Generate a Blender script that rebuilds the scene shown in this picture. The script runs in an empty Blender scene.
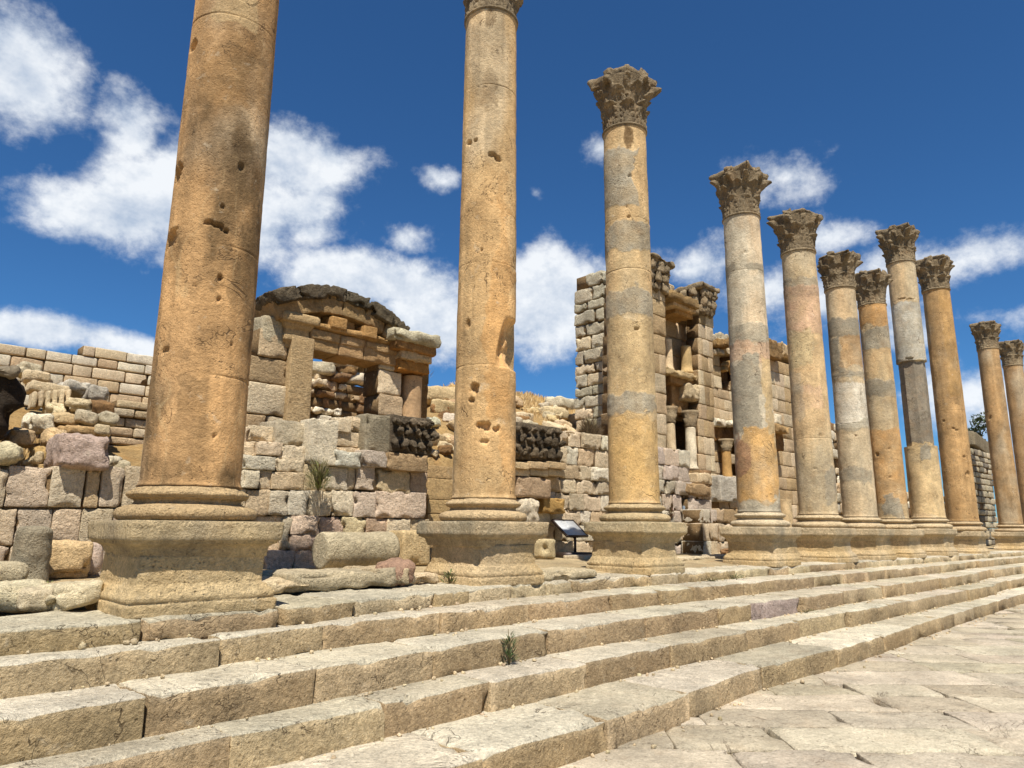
import bpy, math, random
import numpy as np

# ------------------------------------------------------------------ scene, camera, light
scene = bpy.context.scene
COL = scene.collection
F = 710.0
PITCH = math.radians(11.62); HEAD = math.radians(43.8); ROLL = math.radians(0.46); EYE = 1.7
_fw = np.array([math.sin(HEAD)*math.cos(PITCH), math.cos(HEAD)*math.cos(PITCH), math.sin(PITCH)])
_rt0 = np.array([math.cos(HEAD), -math.sin(HEAD), 0.0]); _up0 = np.cross(_rt0, _fw)
_rt = _rt0*math.cos(ROLL) + _up0*math.sin(ROLL); _up = _up0*math.cos(ROLL) - _rt0*math.sin(ROLL)

cd = bpy.data.cameras.new('camera'); cam = bpy.data.objects.new('camera', cd); COL.objects.link(cam)
cd.sensor_width = 36.0; cd.lens = F/1024*36.0; cd.clip_start = 0.05; cd.clip_end = 5000
from mathutils import Matrix, Vector
cam.matrix_world = Matrix(((_rt[0], _up[0], -_fw[0], 0), (_rt[1], _up[1], -_fw[1], 0), (_rt[2], _up[2], -_fw[2], EYE), (0, 0, 0, 1)))
scene.camera = cam

SUN_AZ, SUN_EL = 220.0, 61.5        # clockwise from +y
sun_dir = np.array([math.sin(math.radians(SUN_AZ))*math.cos(math.radians(SUN_EL)), math.cos(math.radians(SUN_AZ))*math.cos(math.radians(SUN_EL)), math.sin(math.radians(SUN_EL))])
sd = bpy.data.lights.new('sun', 'SUN'); sd.energy = 4.6; sd.angle = math.radians(0.53); sd.color = (1.0, 0.965, 0.91)
sun = bpy.data.objects.new('sun', sd); COL.objects.link(sun)
sun.rotation_euler = Vector(tuple(sun_dir)).to_track_quat('Z', 'Y').to_euler()

scene.view_settings.view_transform = 'Standard'; scene.view_settings.look = 'None'
scene.view_settings.gamma = 1.0; scene.view_settings.exposure = 0.68
scene.cycles.max_bounces = 6; scene.cycles.diffuse_bounces = 4

def ray(px, py):
    return _fw + _rt*(px-512)/F + _up*(384-py)/F
def aty(px, py, y):
    d = ray(px, py); t = y/d[1]; return np.array([0, 0, EYE]) + d*t
def atz(px, py, z):
    d = ray(px, py); t = (z-EYE)/d[2]; return np.array([0, 0, EYE]) + d*t

def make_world():
    w = bpy.data.worlds.new('World'); scene.world = w; w.use_nodes = True
    nt = w.node_tree; N = nt.nodes; L = nt.links; N.clear()
    out = N.new('ShaderNodeOutputWorld'); bg = N.new('ShaderNodeBackground'); L.new(bg.outputs[0], out.inputs[0])
    bg.inputs[1].default_value = 0.1
    sky = N.new('ShaderNodeTexSky'); sky.sky_type = 'NISHITA'; sky.sun_disc = False
    sky.sun_elevation = math.radians(SUN_EL); sky.sun_rotation = math.radians(SUN_AZ)
    sky.altitude = 700; sky.air_density = 1.0; sky.dust_density = 0.25; sky.ozone_density = 3.0
    deep = N.new('ShaderNodeMix'); deep.data_type = 'RGBA'; deep.blend_type = 'MULTIPLY'; deep.inputs[0].default_value = 1.0
    L.new(sky.outputs[0], deep.inputs[6]); deep.inputs[7].default_value = (SKY_TINT[0], SKY_TINT[1], SKY_TINT[2], 1)
    s1 = N.new('ShaderNodeVectorMath'); s1.operation = 'SCALE'; s1.inputs['Scale'].default_value = .1; L.new(deep.outputs[2], s1.inputs[0])
    gm = N.new('ShaderNodeGamma'); gm.inputs[1].default_value = 1.06; L.new(s1.outputs[0], gm.inputs[0])
    s2 = N.new('ShaderNodeVectorMath'); s2.operation = 'SCALE'; s2.inputs['Scale'].default_value = 11.4; L.new(gm.outputs[0], s2.inputs[0])
    tc = N.new('ShaderNodeTexCoord'); D = tc.outputs['Generated']
    def vm(op, a, b=None):
        n = N.new('ShaderNodeVectorMath'); n.operation = op
        for i, v in enumerate((a, b)):
            if v is None: continue
            if isinstance(v, (tuple, list, np.ndarray)): n.inputs[i].default_value = tuple(float(c) for c in v)
            else: L.new(v, n.inputs[i])
        return n
    def m(op, a, b=None, c=None, clamp=False):
        n = N.new('ShaderNodeMath'); n.operation = op; n.use_clamp = clamp
        for i, v in enumerate((a, b, c)):
            if v is None: continue
            if isinstance(v, (int, float)): n.inputs[i].default_value = v
            else: L.new(v, n.inputs[i])
        return n.outputs[0]
    # warp the direction a little so that cloud outlines billow
    nz = N.new('ShaderNodeTexNoise'); nz.inputs['Scale'].default_value = 7.0; nz.inputs['Detail'].default_value = 5; nz.inputs['Roughness'].default_value = 0.6
    L.new(D, nz.inputs['Vector'])
    off = vm('SUBTRACT', nz.outputs['Color'], (0.5, 0.5, 0.5)); sc = vm('SCALE', off.outputs[0]); sc.inputs['Scale'].default_value = 0.055
    Dw = vm('ADD', D, sc.outputs[0]).outputs[0]
    best = None
    for (px, py, rx, ry, k) in CLOUDS:
        c = ray(px, py); c = c/np.linalg.norm(c)
        e1 = np.cross(c, np.array([0, 0, 1.0])); e1 /= np.linalg.norm(e1); e2 = np.cross(e1, c)
        s = (np.linalg.norm(ray(px, py))**-1)/F
        dl = vm('SUBTRACT', Dw, c).outputs[0]
        a = vm('DOT_PRODUCT', dl, e1/(rx*s)).outputs['Value']; b = vm('DOT_PRODUCT', dl, e2/(ry*s)).outputs['Value']
        r2 = m('ADD', m('MULTIPLY', a, a), m('MULTIPLY', b, b))
        v = m('MULTIPLY', m('SUBTRACT', 1.0, m('SQRT', r2)), k)
        best = v if best is None else m('SMOOTH_MAX', best, v, 0.15)
    front = m('MULTIPLY', m('GREATER_THAN', vm('DOT_PRODUCT', D, _fw).outputs['Value'], 0.25), 1.0)
    best = m('ADD', m('MULTIPLY', best, front), m('MULTIPLY', m('SUBTRACT', 1.0, front), -0.35))
    fb = N.new('ShaderNodeTexNoise'); fb.inputs['Scale'].default_value = 8.5; fb.inputs['Detail'].default_value = 12; fb.inputs['Roughness'].default_value = 0.64; fb.inputs['Distortion'].default_value = 0.0
    mp = vm('MULTIPLY', D, (1.0, 1.0, 1.25)); L.new(mp.outputs[0], fb.inputs['Vector'])
    dens = m('ADD', m('MAXIMUM', best, -1.2), m('MULTIPLY', m('SUBTRACT', fb.outputs['Fac'], 0.5), 2.0))
    mr = N.new('ShaderNodeMapRange'); mr.interpolation_type = 'SMOOTHSTEP'; L.new(dens, mr.inputs[0]); mr.inputs[1].default_value = -0.06; mr.inputs[2].default_value = 0.60
    # cloud tone: brighter toward the sunlit upper bulges, greyer in thick undersides
    up = vm('ADD', mp.outputs[0], (-0.012, -0.012, 0.035)); fb2 = N.new('ShaderNodeTexNoise')
    for k_ in ('Scale', 'Detail', 'Roughness', 'Distortion'): fb2.inputs[k_].default_value = fb.inputs[k_].default_value
    fb2.inputs['Detail'].default_value = 5; L.new(up.outputs[0], fb2.inputs['Vector'])
    tone = m('ADD', m('MULTIPLY', m('SUBTRACT', fb.outputs['Fac'], fb2.outputs['Fac']), 3.4), 0.66, clamp=True)
    cm = N.new('ShaderNodeMix'); cm.data_type = 'RGBA'; L.new(tone, cm.inputs[0])
    cm.inputs[6].default_value = (3.1, 3.7, 4.6, 1); cm.inputs[7].default_value = (6.0, 6.2, 6.4, 1)
    mx = N.new('ShaderNodeMix'); mx.data_type = 'RGBA'; L.new(m('MULTIPLY', mr.outputs[0], 0.93), mx.inputs[0])
    L.new(s2.outputs[0], mx.inputs[6]); L.new(cm.outputs[2], mx.inputs[7])
    L.new(mx.outputs[2], bg.inputs[0])
    w.cycles.sampling_method = 'MANUAL'; w.cycles.sample_map_resolution = 512
SKY_TINT = (0.25, 0.465, 0.63)
# (pixel x, pixel y, radius x, radius y, weight)
CLOUDS = [(8, 80, 70, 72, 1.1), (135, 128, 34, 46, .8), (100, 210, 80, 42, 1.0), (195, 200, 118, 70, 1.15), (310, 165, 82, 40, .9), (300, 205, 62, 36, .7),
          (45, 334, 105, 22, .85), (130, 345, 60, 18, .7), (310, 228, 38, 17, .6), (375, 285, 105, 36, 1.05), (430, 320, 85, 50, .95),
          (545, 300, 72, 72, 1.15), (410, 240, 24, 13, .5), (445, 178, 26, 13, .45), (530, 190, 14, 11, .32), (785, 178, 52, 22, .42), (690, 268, 55, 28, .55), (600, 145, 18, 9, .24), (830, 150, 20, 12, .26),
          (835, 232, 36, 18, .5), (770, 290, 70, 28, .55), (985, 248, 95, 30, .62), (905, 260, 70, 24, .5), (1000, 312, 76, 22, .4), (985, 400, 72, 56, .65), (830, 305, 70, 34, .55), (900, 330, 86, 28, .4), (640, 290, 70, 40, .6)]
make_world()
# ------------------------------------------------------------------ numpy helpers
rng = np.random.default_rng(7); random.seed(7)
def lin(c):
    c = np.array(c, float)/255.0
    return np.where(c <= .04045, c/12.92, ((c+.055)/1.055)**2.4)
def _hash(ix, iy, iz, s):
    h = (ix*374761393 + iy*668265263 + iz*2147483647 + s*1274126177) & 0xffffffff
    h = ((h ^ (h >> 13))*1274126177) & 0xffffffff
    h = h ^ (h >> 16)
    return (h & 0xffff)/65535.0
def vnoise(p, s=0):
    p = np.asarray(p, float); i = np.floor(p).astype(np.int64); f = p-i; f = f*f*(3-2*f)
    r = 0
    for dx in (0, 1):
        wx = f[:, 0] if dx else 1-f[:, 0]
        for dy in (0, 1):
            wy = f[:, 1] if dy else 1-f[:, 1]
            for dz in (0, 1):
                wz = f[:, 2] if dz else 1-f[:, 2]
                r = r + wx*wy*wz*_hash(i[:, 0]+dx, i[:, 1]+dy, i[:, 2]+dz, s)
    return r
def fbm(p, s=0, o=4, g=.5):
    p = np.asarray(p, float); a = 1; t = 0; n = 0
    for k in range(o):
        t = t + a*vnoise(p*(2.03**k)+k*17.3, s+k); n += a; a *= g
    return t/n - .5                       # about -.35 .. .35
class MB:
    def __init__(s): s.v = []; s.f = []; s.c = []; s.n = 0
    def add(s, v, f, c):
        v = np.asarray(v, float); c = np.asarray(c, float)
        if c.ndim == 1: c = np.tile(c, (len(v), 1))
        s.v.append(v); s.c.append(c)
        for arr in (f if isinstance(f, list) else [f]): s.f.append(np.asarray(arr, np.int64)+s.n)
        s.n += len(v)
    def build(s, name, mat, parent=None, smooth=True, origin=None):
        v = np.concatenate(s.v); c = np.concatenate(s.c)
        me = bpy.data.meshes.new(name)
        loc = np.zeros(3)
        if parent is not None:
            q = parent
            while q is not None: loc = loc+np.array(q.location); q = q.parent
        elif origin is not None: loc = np.array(origin, float)
        else: loc = np.array([(v[:, 0].min()+v[:, 0].max())/2, (v[:, 1].min()+v[:, 1].max())/2, v[:, 2].min()])
        v = v-loc
        me.vertices.add(len(v)); me.vertices.foreach_set('co', v.astype(np.float32).ravel())
        loops = np.concatenate([a.ravel() for a in s.f]); tot = np.concatenate([np.full(len(a), a.shape[1]) for a in s.f])
        st = np.concatenate([[0], np.cumsum(tot)[:-1]])
        me.loops.add(len(loops)); me.loops.foreach_set('vertex_index', loops.astype(np.int32))
        me.polygons.add(len(tot)); me.polygons.foreach_set('loop_start', st.astype(np.int32)); me.polygons.foreach_set('loop_total', tot.astype(np.int32))
        if smooth: me.polygons.foreach_set('use_smooth', np.ones(len(tot), bool))
        me.update(calc_edges=True); me.validate()
        ca = me.color_attributes.new('Col', 'FLOAT_COLOR', 'POINT')
        ca.data.foreach_set('color', np.concatenate([c[:, :3], np.ones((len(c), 1))], 1).astype(np.float32).ravel())
        me.materials.append(mat)
        o = bpy.data.objects.new(name, me); COL.objects.link(o)
        if parent is not None: o.parent = parent
        else: o.location = loc
        return o
def tag(o, label=None, cat=None, group=None, kind=None):
    if label: o['label'] = label
    if cat: o['category'] = cat
    if group: o['group'] = group
    if kind: o['kind'] = kind
    return o
def thing(name, label, cat, loc, group=None):
    o = bpy.data.objects.new(name, None); o.empty_display_size = .2; COL.objects.link(o); o.location = tuple(float(a) for a in loc)
    return tag(o, label, cat, group)

_bc = {}
def boxgrid(ks):
    """surface grid of a cube; ks = coordinate arrays per axis in -1..1"""
    key = tuple(tuple(np.round(k, 4)) for k in ks)
    if key in _bc: return _bc[key]
    n = [len(k) for k in ks]; idx = {}; V = []; Fq = []
    def vid(i, j, k):
        t = (i, j, k)
        if t not in idx: idx[t] = len(V); V.append((ks[0][i], ks[1][j], ks[2][k]))
        return idx[t]
    for ax in range(3):
        a, b = [(1, 2), (2, 0), (0, 1)][ax]
        for side in (0, n[ax]-1):
            for i in range(n[a]-1):
                for j in range(n[b]-1):
                    q = []
                    for (di, dj) in ((0, 0), (1, 0), (1, 1), (0, 1)):
                        t = [0, 0, 0]; t[ax] = side; t[a] = i+di; t[b] = j+dj; q.append(vid(*t))
                    Fq.append(q if side else q[::-1])
    if len(_bc) > 4000: _bc.clear()
    _bc[key] = (np.array(V), np.array(Fq)); return _bc[key]
def coords(h, r, seg):
    r = min(r, h*.6); n = int(np.clip(round((2*(h-r))/seg), 1, 14))
    inner = np.linspace(-(h-r), h-r, n+1)
    return np.round(np.concatenate([[-h, -h+r*.4], inner, [h-r*.4, h]])/h, 2)
def block(mb, c, dim, col, r=.03, amp=.015, freq=4., seed=None, seg=.12, rot=0., tilt=None, shape=None, chips=.0, cvar=.0, topcol=None):
    """a weathered stone: rounded box with noise displacement. dim = full sizes"""
    h = np.array(dim, float)/2; r = min(r, h.min()*.8)
    V, Fq = boxgrid([coords(h[i], r, seg) for i in range(3)])
    p = V*h; q = np.clip(p, -(h-r), h-r); d = p-q; ln = np.linalg.norm(d, axis=1, keepdims=True); ln[ln < 1e-9] = 1
    nrm = d/ln; p = q+nrm*r
    if seed is None: seed = int(rng.integers(1e6))
    so = np.array([seed % 97, seed % 89, seed % 83])*3.1
    if shape is not None: p = shape(p)
    e = fbm(p*freq+so, 3, 3, .5)+.55*fbm(p*freq*3.1+so, 13, 2, .5)-.5*np.clip(.06-np.abs(fbm(p*freq*1.3+so*1.3, 23, 2)), 0, 1)*6*.25
    p = p+nrm*(e*2*amp)[:, None]
    if chips:
        cn = fbm(p*max(freq, 3.)*1.1+so*1.7, 9, 3); s2 = np.sort(h-np.abs(V*h), axis=1)[:, 1]; wd = 1.5*r+.02+.15*h.min()
        cw = np.clip(1-s2/wd, 0, 1)**1.5; dirn = np.sign(V)*(np.abs(V*h) > h-wd*1.01); dirn = dirn/np.maximum(np.linalg.norm(dirn, axis=1, keepdims=True), 1)
        p = p-dirn*(np.clip(cn-.035, 0, 1)*cw*chips*3.6+.004*cw)[:, None]
    if tilt is not None:
        p = p@np.array(Matrix.Rotation(tilt[0], 3, 'X')@Matrix.Rotation(tilt[1], 3, 'Y')).T
    if rot:
        cs, sn = math.cos(rot), math.sin(rot); p = p@np.array([[cs, sn, 0], [-sn, cs, 0], [0, 0, 1]])
    cc = np.tile(np.asarray(col, float), (len(p), 1))
    if topcol is not None:
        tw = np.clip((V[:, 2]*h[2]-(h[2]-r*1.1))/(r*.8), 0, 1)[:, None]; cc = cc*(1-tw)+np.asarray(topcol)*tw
    if cvar: cc = cc*(1+cvar*2*fbm(p*2.2+so, 5, 3))[:, None]
    mb.add(p+np.array(c, float), Fq, cc)
def jit(col, a=.055, b=.010):
    k = 1+rng.normal(0, a); return np.clip(np.array(col)*k*(1+rng.normal(0, b, 3)), .02, .8)
def soft(c, k=.14):
    c = np.array(c, float); return c*(1-k)+c.mean()*k*np.array([1.06, 1.0, .92])
def pick(pal):
    return soft(jit(pal[int(rng.integers(len(pal)))]))
def inside(poly, x, z):
    r = False; n = len(poly); j = n-1
    for i in range(n):
        xi, zi = poly[i]; xj, zj = poly[j]
        if (zi > z) != (zj > z) and x < (xj-xi)*(z-zi)/(zj-zi)+xi: r = not r
        j = i
    return r
def pxpoly(pts, Y):
    return [(aty(x, y, Y)[0], aty(x, y, Y)[2]) for x, y in pts]
BACK = lin((128, 104, 72))
def span(poly, z):
    xs = []
    for (x0, z0), (x1, z1) in zip(poly, poly[1:]+poly[:1]):
        if (z0 > z) != (z1 > z): xs.append(x0+(x1-x0)*(z-z0)/(z1-z0))
    return (min(xs), max(xs)) if len(xs) > 1 else None
def plainbox(mb, x0, x1, y0, y1, z0, z1, col, T=None):
    v = np.array([(x, y, z) for x in (x0, x1) for y in (y0, y1) for z in (z0, z1)], float)
    if T: v = T(v)
    mb.add(v, np.array([[0, 1, 3, 2], [4, 6, 7, 5], [0, 4, 5, 1], [2, 3, 7, 6], [0, 2, 6, 4], [1, 5, 7, 3]]), col)
def wall(mb, poly, Y, hs=(.3, .45), ls=(.4, .9), depth=.5, pal=None, r=.03, amp=.015, freq=4., gap=.012, seg=.14, jy=.02, T=None, holes=(), chips=.02, back=True, skip=.0, hj=0., rag=.02):
    """coursed wall whose front face stands at y = Y; poly = outline (x, z). T optional map of world verts"""
    xs = [p[0] for p in poly]; zs = [p[1] for p in poly]; z = min(zs)
    while z < max(zs)-.05:
        h = rng.uniform(*hs); xr = span(poly, z+h/2)
        if xr is None: z += h; continue
        x = xr[0]+rng.normal(0, rag); xe = xr[1]+rng.normal(0, rag); first = True
        while x < xe-.04:
            l = rng.uniform(*ls)
            if first: l *= rng.uniform(.45, 1); first = False
            if xe-(x+l) < ls[0]*.55: l = xe-x
            cx, cz = x+l/2, z+h/2
            ok = not any(inside(hh, cx, cz) for hh in holes)
            if ok and rng.random() >= skip:
                dy = rng.normal(0, jy); hh_ = h-gap+rng.uniform(-hj, hj)
                sub = MB(); block(sub, (cx, Y+depth/2+dy, z+(h)/2), (l-gap, depth, max(.06, hh_)), pick(pal), r=r*rng.uniform(.7, 1.4), amp=amp*rng.uniform(.6, 1.5), freq=freq, seg=seg, chips=chips, cvar=.12)
                v = sub.v[0]; v = T(v) if T else v
                mb.add(v, sub.f[0], sub.c[0])
            if ok and back:
                plainbox(mb, x, x+l, Y+.045+rng.uniform(0, .02), Y+depth-.03, z, z+h-.02, BACK, T)
            x += l
        z += h
def lathe(mb, c, prof, col, nth=64, amp=.0, freq=5., seed=0, cap=True, colf=None, dfun=None):
    """prof: list of (r, z)"""
    pr = np.array(prof, float); nz = len(pr); th = np.linspace(0, 2*math.pi, nth, endpoint=False)
    R = np.repeat(pr[:, 0], nth); Z = np.repeat(pr[:, 1], nth); TH = np.tile(th, nz)
    base = np.stack([R*np.cos(TH), R*np.sin(TH), Z], 1)
    if amp: R = R+amp*2*fbm(base*freq+seed*7.7, 3, 4, .55)
    if dfun is not None: R = R-dfun(TH, Z)
    v = np.stack([R*np.cos(TH), R*np.sin(TH), Z], 1)
    i = np.arange(nz-1)[:, None]*nth; j = np.arange(nth)[None, :]; j2 = (j+1) % nth
    f = np.stack([(i+j), (i+j2), (i+nth+j2), (i+nth+j)], -1).reshape(-1, 4)
    fs = [f]
    if cap: fs += [np.arange(nth)[::-1][None, :], (np.arange(nth)+(nz-1)*nth)[None, :]]
    cc = np.tile(np.asarray(col, float), (len(v), 1)) if colf is None else colf(TH, Z, v)
    mb.add(v+np.array(c, float), fs, cc)
def squaremould(mb, c, prof, col, ns=28, amp=.012, freq=5., seed=0, erode=.03, colf=None, T=None):
    """a square moulding: profile of (half width, z) swept round four sides"""
    pr = np.array(prof, float); nz = len(pr)
    t = np.linspace(-1, 1, ns, endpoint=False)
    ring = np.concatenate([np.stack([t, -np.ones(ns)], 1), np.stack([np.ones(ns), t], 1), np.stack([-t, np.ones(ns)], 1), np.stack([-np.ones(ns), -t], 1)])
    n = len(ring); m = np.abs(ring); nr = np.sign(ring)*np.where(m >= .999, 1, np.clip((m-.80)/.20, 0, 1)**2)
    XY = (ring[None]*pr[:, 0][:, None, None]).reshape(-1, 2); Z = np.repeat(pr[:, 1], n); NR = np.tile(nr, (nz, 1))
    p = np.stack([XY[:, 0], XY[:, 1], Z], 1); so = seed*5.3
    e = amp*2*fbm(p*freq+so, 3, 4, .55)
    edge = np.clip((m.min(1)-.72)/.28, 0, 1); edge = np.tile(edge, nz)
    e = e-erode*np.clip(fbm(p*2.3+so*2, 8, 3)+.12, 0, 1)*(1+3*edge)-erode*1.0*edge*.3
    p[:, :2] += NR*e[:, None]
    i = np.arange(nz-1)[:, None]*n; j = np.arange(n)[None, :]; j2 = (j+1) % n
    f = np.stack([(i+j), (i+j2), (i+n+j2), (i+n+j)], -1).reshape(-1, 4)
    cc = np.tile(np.asarray(col, float), (len(p), 1)) if colf is None else colf(p)
    v = p+np.array(c, float)
    if T: v = T(v)
    mb.add(v, [f, np.arange(n)[::-1][None, :], (np.arange(n)+(nz-1)*n)[None, :]], cc)
def dense(prof, step=.02):
    o = [prof[0]]
    for a, b in zip(prof[:-1], prof[1:]):
        n = max(1, int(round(math.hypot(b[0]-a[0], b[1]-a[1])/step)))
        for k in range(1, n+1): o.append((a[0]+(b[0]-a[0])*k/n, a[1]+(b[1]-a[1])*k/n))
    return o
# ------------------------------------------------------------------ materials
def stone_mat(name, fine=60., bump=.35, dist=.012, stain=.35, grit=.22, dark=.0, warm=.25, pale=.3, crack=0., mott=.2):
    m = bpy.data.materials.new(name); m.use_nodes = True; nt = m.node_tree; N = nt.nodes; L = nt.links
    b = N['Principled BSDF']; b.inputs['Roughness'].default_value = .92; b.inputs['Specular IOR Level'].default_value = .15
    at = N.new('ShaderNodeAttribute'); at.attribute_name = 'Col'
    g = N.new('ShaderNodeNewGeometry'); P = g.outputs['Position']
    def noise(scale, det=6, ro=.6, dis=0.):
        n = N.new('ShaderNodeTexNoise'); n.inputs['Scale'].default_value = scale; n.inputs['Detail'].default_value = det
        n.inputs['Roughness'].default_value = ro; n.inputs['Distortion'].default_value = dis; L.new(P, n.inputs['Vector']); return n.outputs['Fac']
    def ramp(f, a, bb, lo, hi):
        r = N.new('ShaderNodeMapRange'); L.new(f, r.inputs[0]); r.inputs[1].default_value = a; r.inputs[2].default_value = bb
        r.inputs[3].default_value = lo; r.inputs[4].default_value = hi; return r.outputs[0]
    def mul(c, f):
        x = N.new('ShaderNodeMix'); x.data_type = 'RGBA'; x.blend_type = 'MULTIPLY'; x.inputs[0].default_value = 1
        L.new(c, x.inputs[6]); L.new(f, x.inputs[7]); return x.outputs[2]
    def mix(f, c, rgb):
        x = N.new('ShaderNodeMix'); x.data_type = 'RGBA'; L.new(f, x.inputs[0]); L.new(c, x.inputs[6]); x.inputs[7].default_value = (*rgb, 1); return x.outputs[2]
    n1 = noise(1.7, 7, .62, .4); n2 = noise(9, 8, .7, .2); n3 = noise(fine, 6, .7); n4 = noise(fine*.32, 5, .65, .3)
    c = at.outputs['Color']
    c = mul(c, ramp(n1, .3, .7, 1-stain, 1+stain*.75))
    c = mul(c, ramp(n2, .3, .7, 1-stain*.55, 1+stain*.45))
    c = mul(c, ramp(n3, .3, .7, 1-grit, 1+grit))
    n5 = noise(19, 5, .75, .5); c = mul(c, ramp(n5, .32, .68, 1-mott, 1+mott*.8))
    if warm: c = mix(ramp(noise(3.1, 6, .6, .6), .52, .72, 0, warm), c, tuple(lin((172, 120, 62))))
    vo = N.new('ShaderNodeTexVoronoi'); vo.inputs['Scale'].default_value = fine*.45; vo.inputs['Randomness'].default_value = 1; L.new(P, vo.inputs['Vector'])
    pm = N.new('ShaderNodeMath'); pm.operation = 'MULTIPLY'; L.new(ramp(vo.outputs['Distance'], .12, .30, 1, 0), pm.inputs[0]); L.new(ramp(noise(5.5, 4, .6), .47, .62, 0, 1), pm.inputs[1]); pits = pm.outputs[0]
    c = mix(ramp(pits, 0, 1, 0, .5), c, tuple(lin((84, 66, 44))))
    c = mix(ramp(n4, .64, .75, 0, .55), c, tuple(lin((78, 62, 44))))          # dark pits and lichen specks
    c = mix(ramp(noise(6.5, 7, .7, .3), .60, .72, 0, pale), c, tuple(lin((206, 194, 168))))
    if dark: c = mix(ramp(noise(4.5, 7, .68, .5), .5, .66, 0, dark), c, tuple(lin((58, 50, 40))))
    ck = None
    if crack:
        cs = noise(1.15, 5, .62, .7); ab = N.new('ShaderNodeMath'); ab.operation = 'SUBTRACT'; L.new(cs, ab.inputs[0]); ab.inputs[1].default_value = .5
        a2 = N.new('ShaderNodeMath'); a2.operation = 'ABSOLUTE'; L.new(ab.outputs[0], a2.inputs[0])
        cm_ = N.new('ShaderNodeMath'); cm_.operation = 'MULTIPLY'; L.new(ramp(a2.outputs[0], .0015, .0045, 1, 0), cm_.inputs[0]); L.new(ramp(noise(1.9, 3, .5), .46, .54, 0, 1), cm_.inputs[1]); ck = cm_.outputs[0]
        c = mix(ramp(ck, 0, 1, 0, crack), c, tuple(lin((72, 56, 38))))
    L.new(c, b.inputs['Base Color'])
    h = N.new('ShaderNodeMath'); h.operation = 'ADD'; L.new(n3, h.inputs[0])
    h2 = N.new('ShaderNodeMath'); h2.operation = 'MULTIPLY_ADD'; L.new(n4, h2.inputs[0]); h2.inputs[1].default_value = 1.8; h5 = N.new('ShaderNodeMath'); h5.operation = 'MULTIPLY_ADD'; L.new(n5, h5.inputs[0]); h5.inputs[1].default_value = 2.2; L.new(n2, h5.inputs[2]); L.new(h5.outputs[0], h2.inputs[2]); L.new(h2.outputs[0], h.inputs[1])
    h3 = N.new('ShaderNodeMath'); h3.operation = 'MULTIPLY_ADD'; L.new(pits, h3.inputs[0]); h3.inputs[1].default_value = -.8; L.new(h.outputs[0], h3.inputs[2]); h = h3
    if ck is not None:
        h4 = N.new('ShaderNodeMath'); h4.operation = 'MULTIPLY_ADD'; L.new(ck, h4.inputs[0]); h4.inputs[1].default_value = -1.2; L.new(h.outputs[0], h4.inputs[2]); h = h4
    bp = N.new('ShaderNodeBump'); bp.inputs['Strength'].default_value = bump; bp.inputs['Distance'].default_value = dist
    L.new(h.outputs[0], bp.inputs['Height']); L.new(bp.outputs[0], b.inputs['Normal'])
    return m
M_shaft = stone_mat('weathered_shaft_stone', 75, .5, .018, .34, .17, 0.06, .16, .4, crack=.7, mott=.14)
M_ashlar = stone_mat('ashlar_stone', 60, .9, .026, .24, .24, .06, .10, mott=.24)
M_rough = stone_mat('rough_stone', 62, .75, .03, .24, .28, .10, .10, mott=.3)
M_step = stone_mat('step_stone', 52, .8, .026, .30, .28, .05, .08, .35, crack=.6, mott=.24)
M_pave = stone_mat('paving_stone', 48, .65, .02, .28, .22, .06, .10, .4, crack=.5, mott=.2)
M_carved = stone_mat('carved_stone', 45, .8, .02, .35, .25, .5, .15)
M_black = stone_mat('black_crust_and_shade_stone', 40, .9, .03, .4, .3, .85, .0)  # crust on carved stones; painted shade on the block at the left edge
M_earth = stone_mat('dry_earth', 30, .8, .04, .3, .25, 0, .3)
def plain_mat(name, rgb, rough=.6, metal=0., var=.15):
    m = bpy.data.materials.new(name); m.use_nodes = True; nt = m.node_tree; N = nt.nodes; L = nt.links; b = N['Principled BSDF']
    b.inputs['Roughness'].default_value = rough; b.inputs['Metallic'].default_value = metal
    n = N.new('ShaderNodeTexNoise'); n.inputs['Scale'].default_value = 20; n.inputs['Detail'].default_value = 5
    r = N.new('ShaderNodeMapRange'); L.new(n.outputs['Fac'], r.inputs[0]); r.inputs[1].default_value = .3; r.inputs[2].default_value = .7; r.inputs[3].default_value = 1-var; r.inputs[4].default_value = 1+var
    x = N.new('ShaderNodeMix'); x.data_type = 'RGBA'; x.blend_type = 'MULTIPLY'; x.inputs[0].default_value = 1; x.inputs[6].default_value = (*rgb, 1); L.new(r.outputs[0], x.inputs[7]); L.new(x.outputs[2], b.inputs['Base Color'])
    return m
def leaf_mat(name):
    m = bpy.data.materials.new(name); m.use_nodes = True; nt = m.node_tree; N = nt.nodes; L = nt.links; b = N['Principled BSDF']; b.inputs['Roughness'].default_value = .7
    at = N.new('ShaderNodeAttribute'); at.attribute_name = 'Col'; n = N.new('ShaderNodeTexNoise'); n.inputs['Scale'].default_value = 12
    r = N.new('ShaderNodeMapRange'); L.new(n.outputs['Fac'], r.inputs[0]); r.inputs[1].default_value = .3; r.inputs[2].default_value = .7; r.inputs[3].default_value = .7; r.inputs[4].default_value = 1.3
    x = N.new('ShaderNodeMix'); x.data_type = 'RGBA'; x.blend_type = 'MULTIPLY'; x.inputs[0].default_value = 1; L.new(at.outputs['Color'], x.inputs[6]); L.new(r.outputs[0], x.inputs[7]); L.new(x.outputs[2], b.inputs['Base Color'])
    return m
M_leaf = leaf_mat('plant_leaf')
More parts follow.
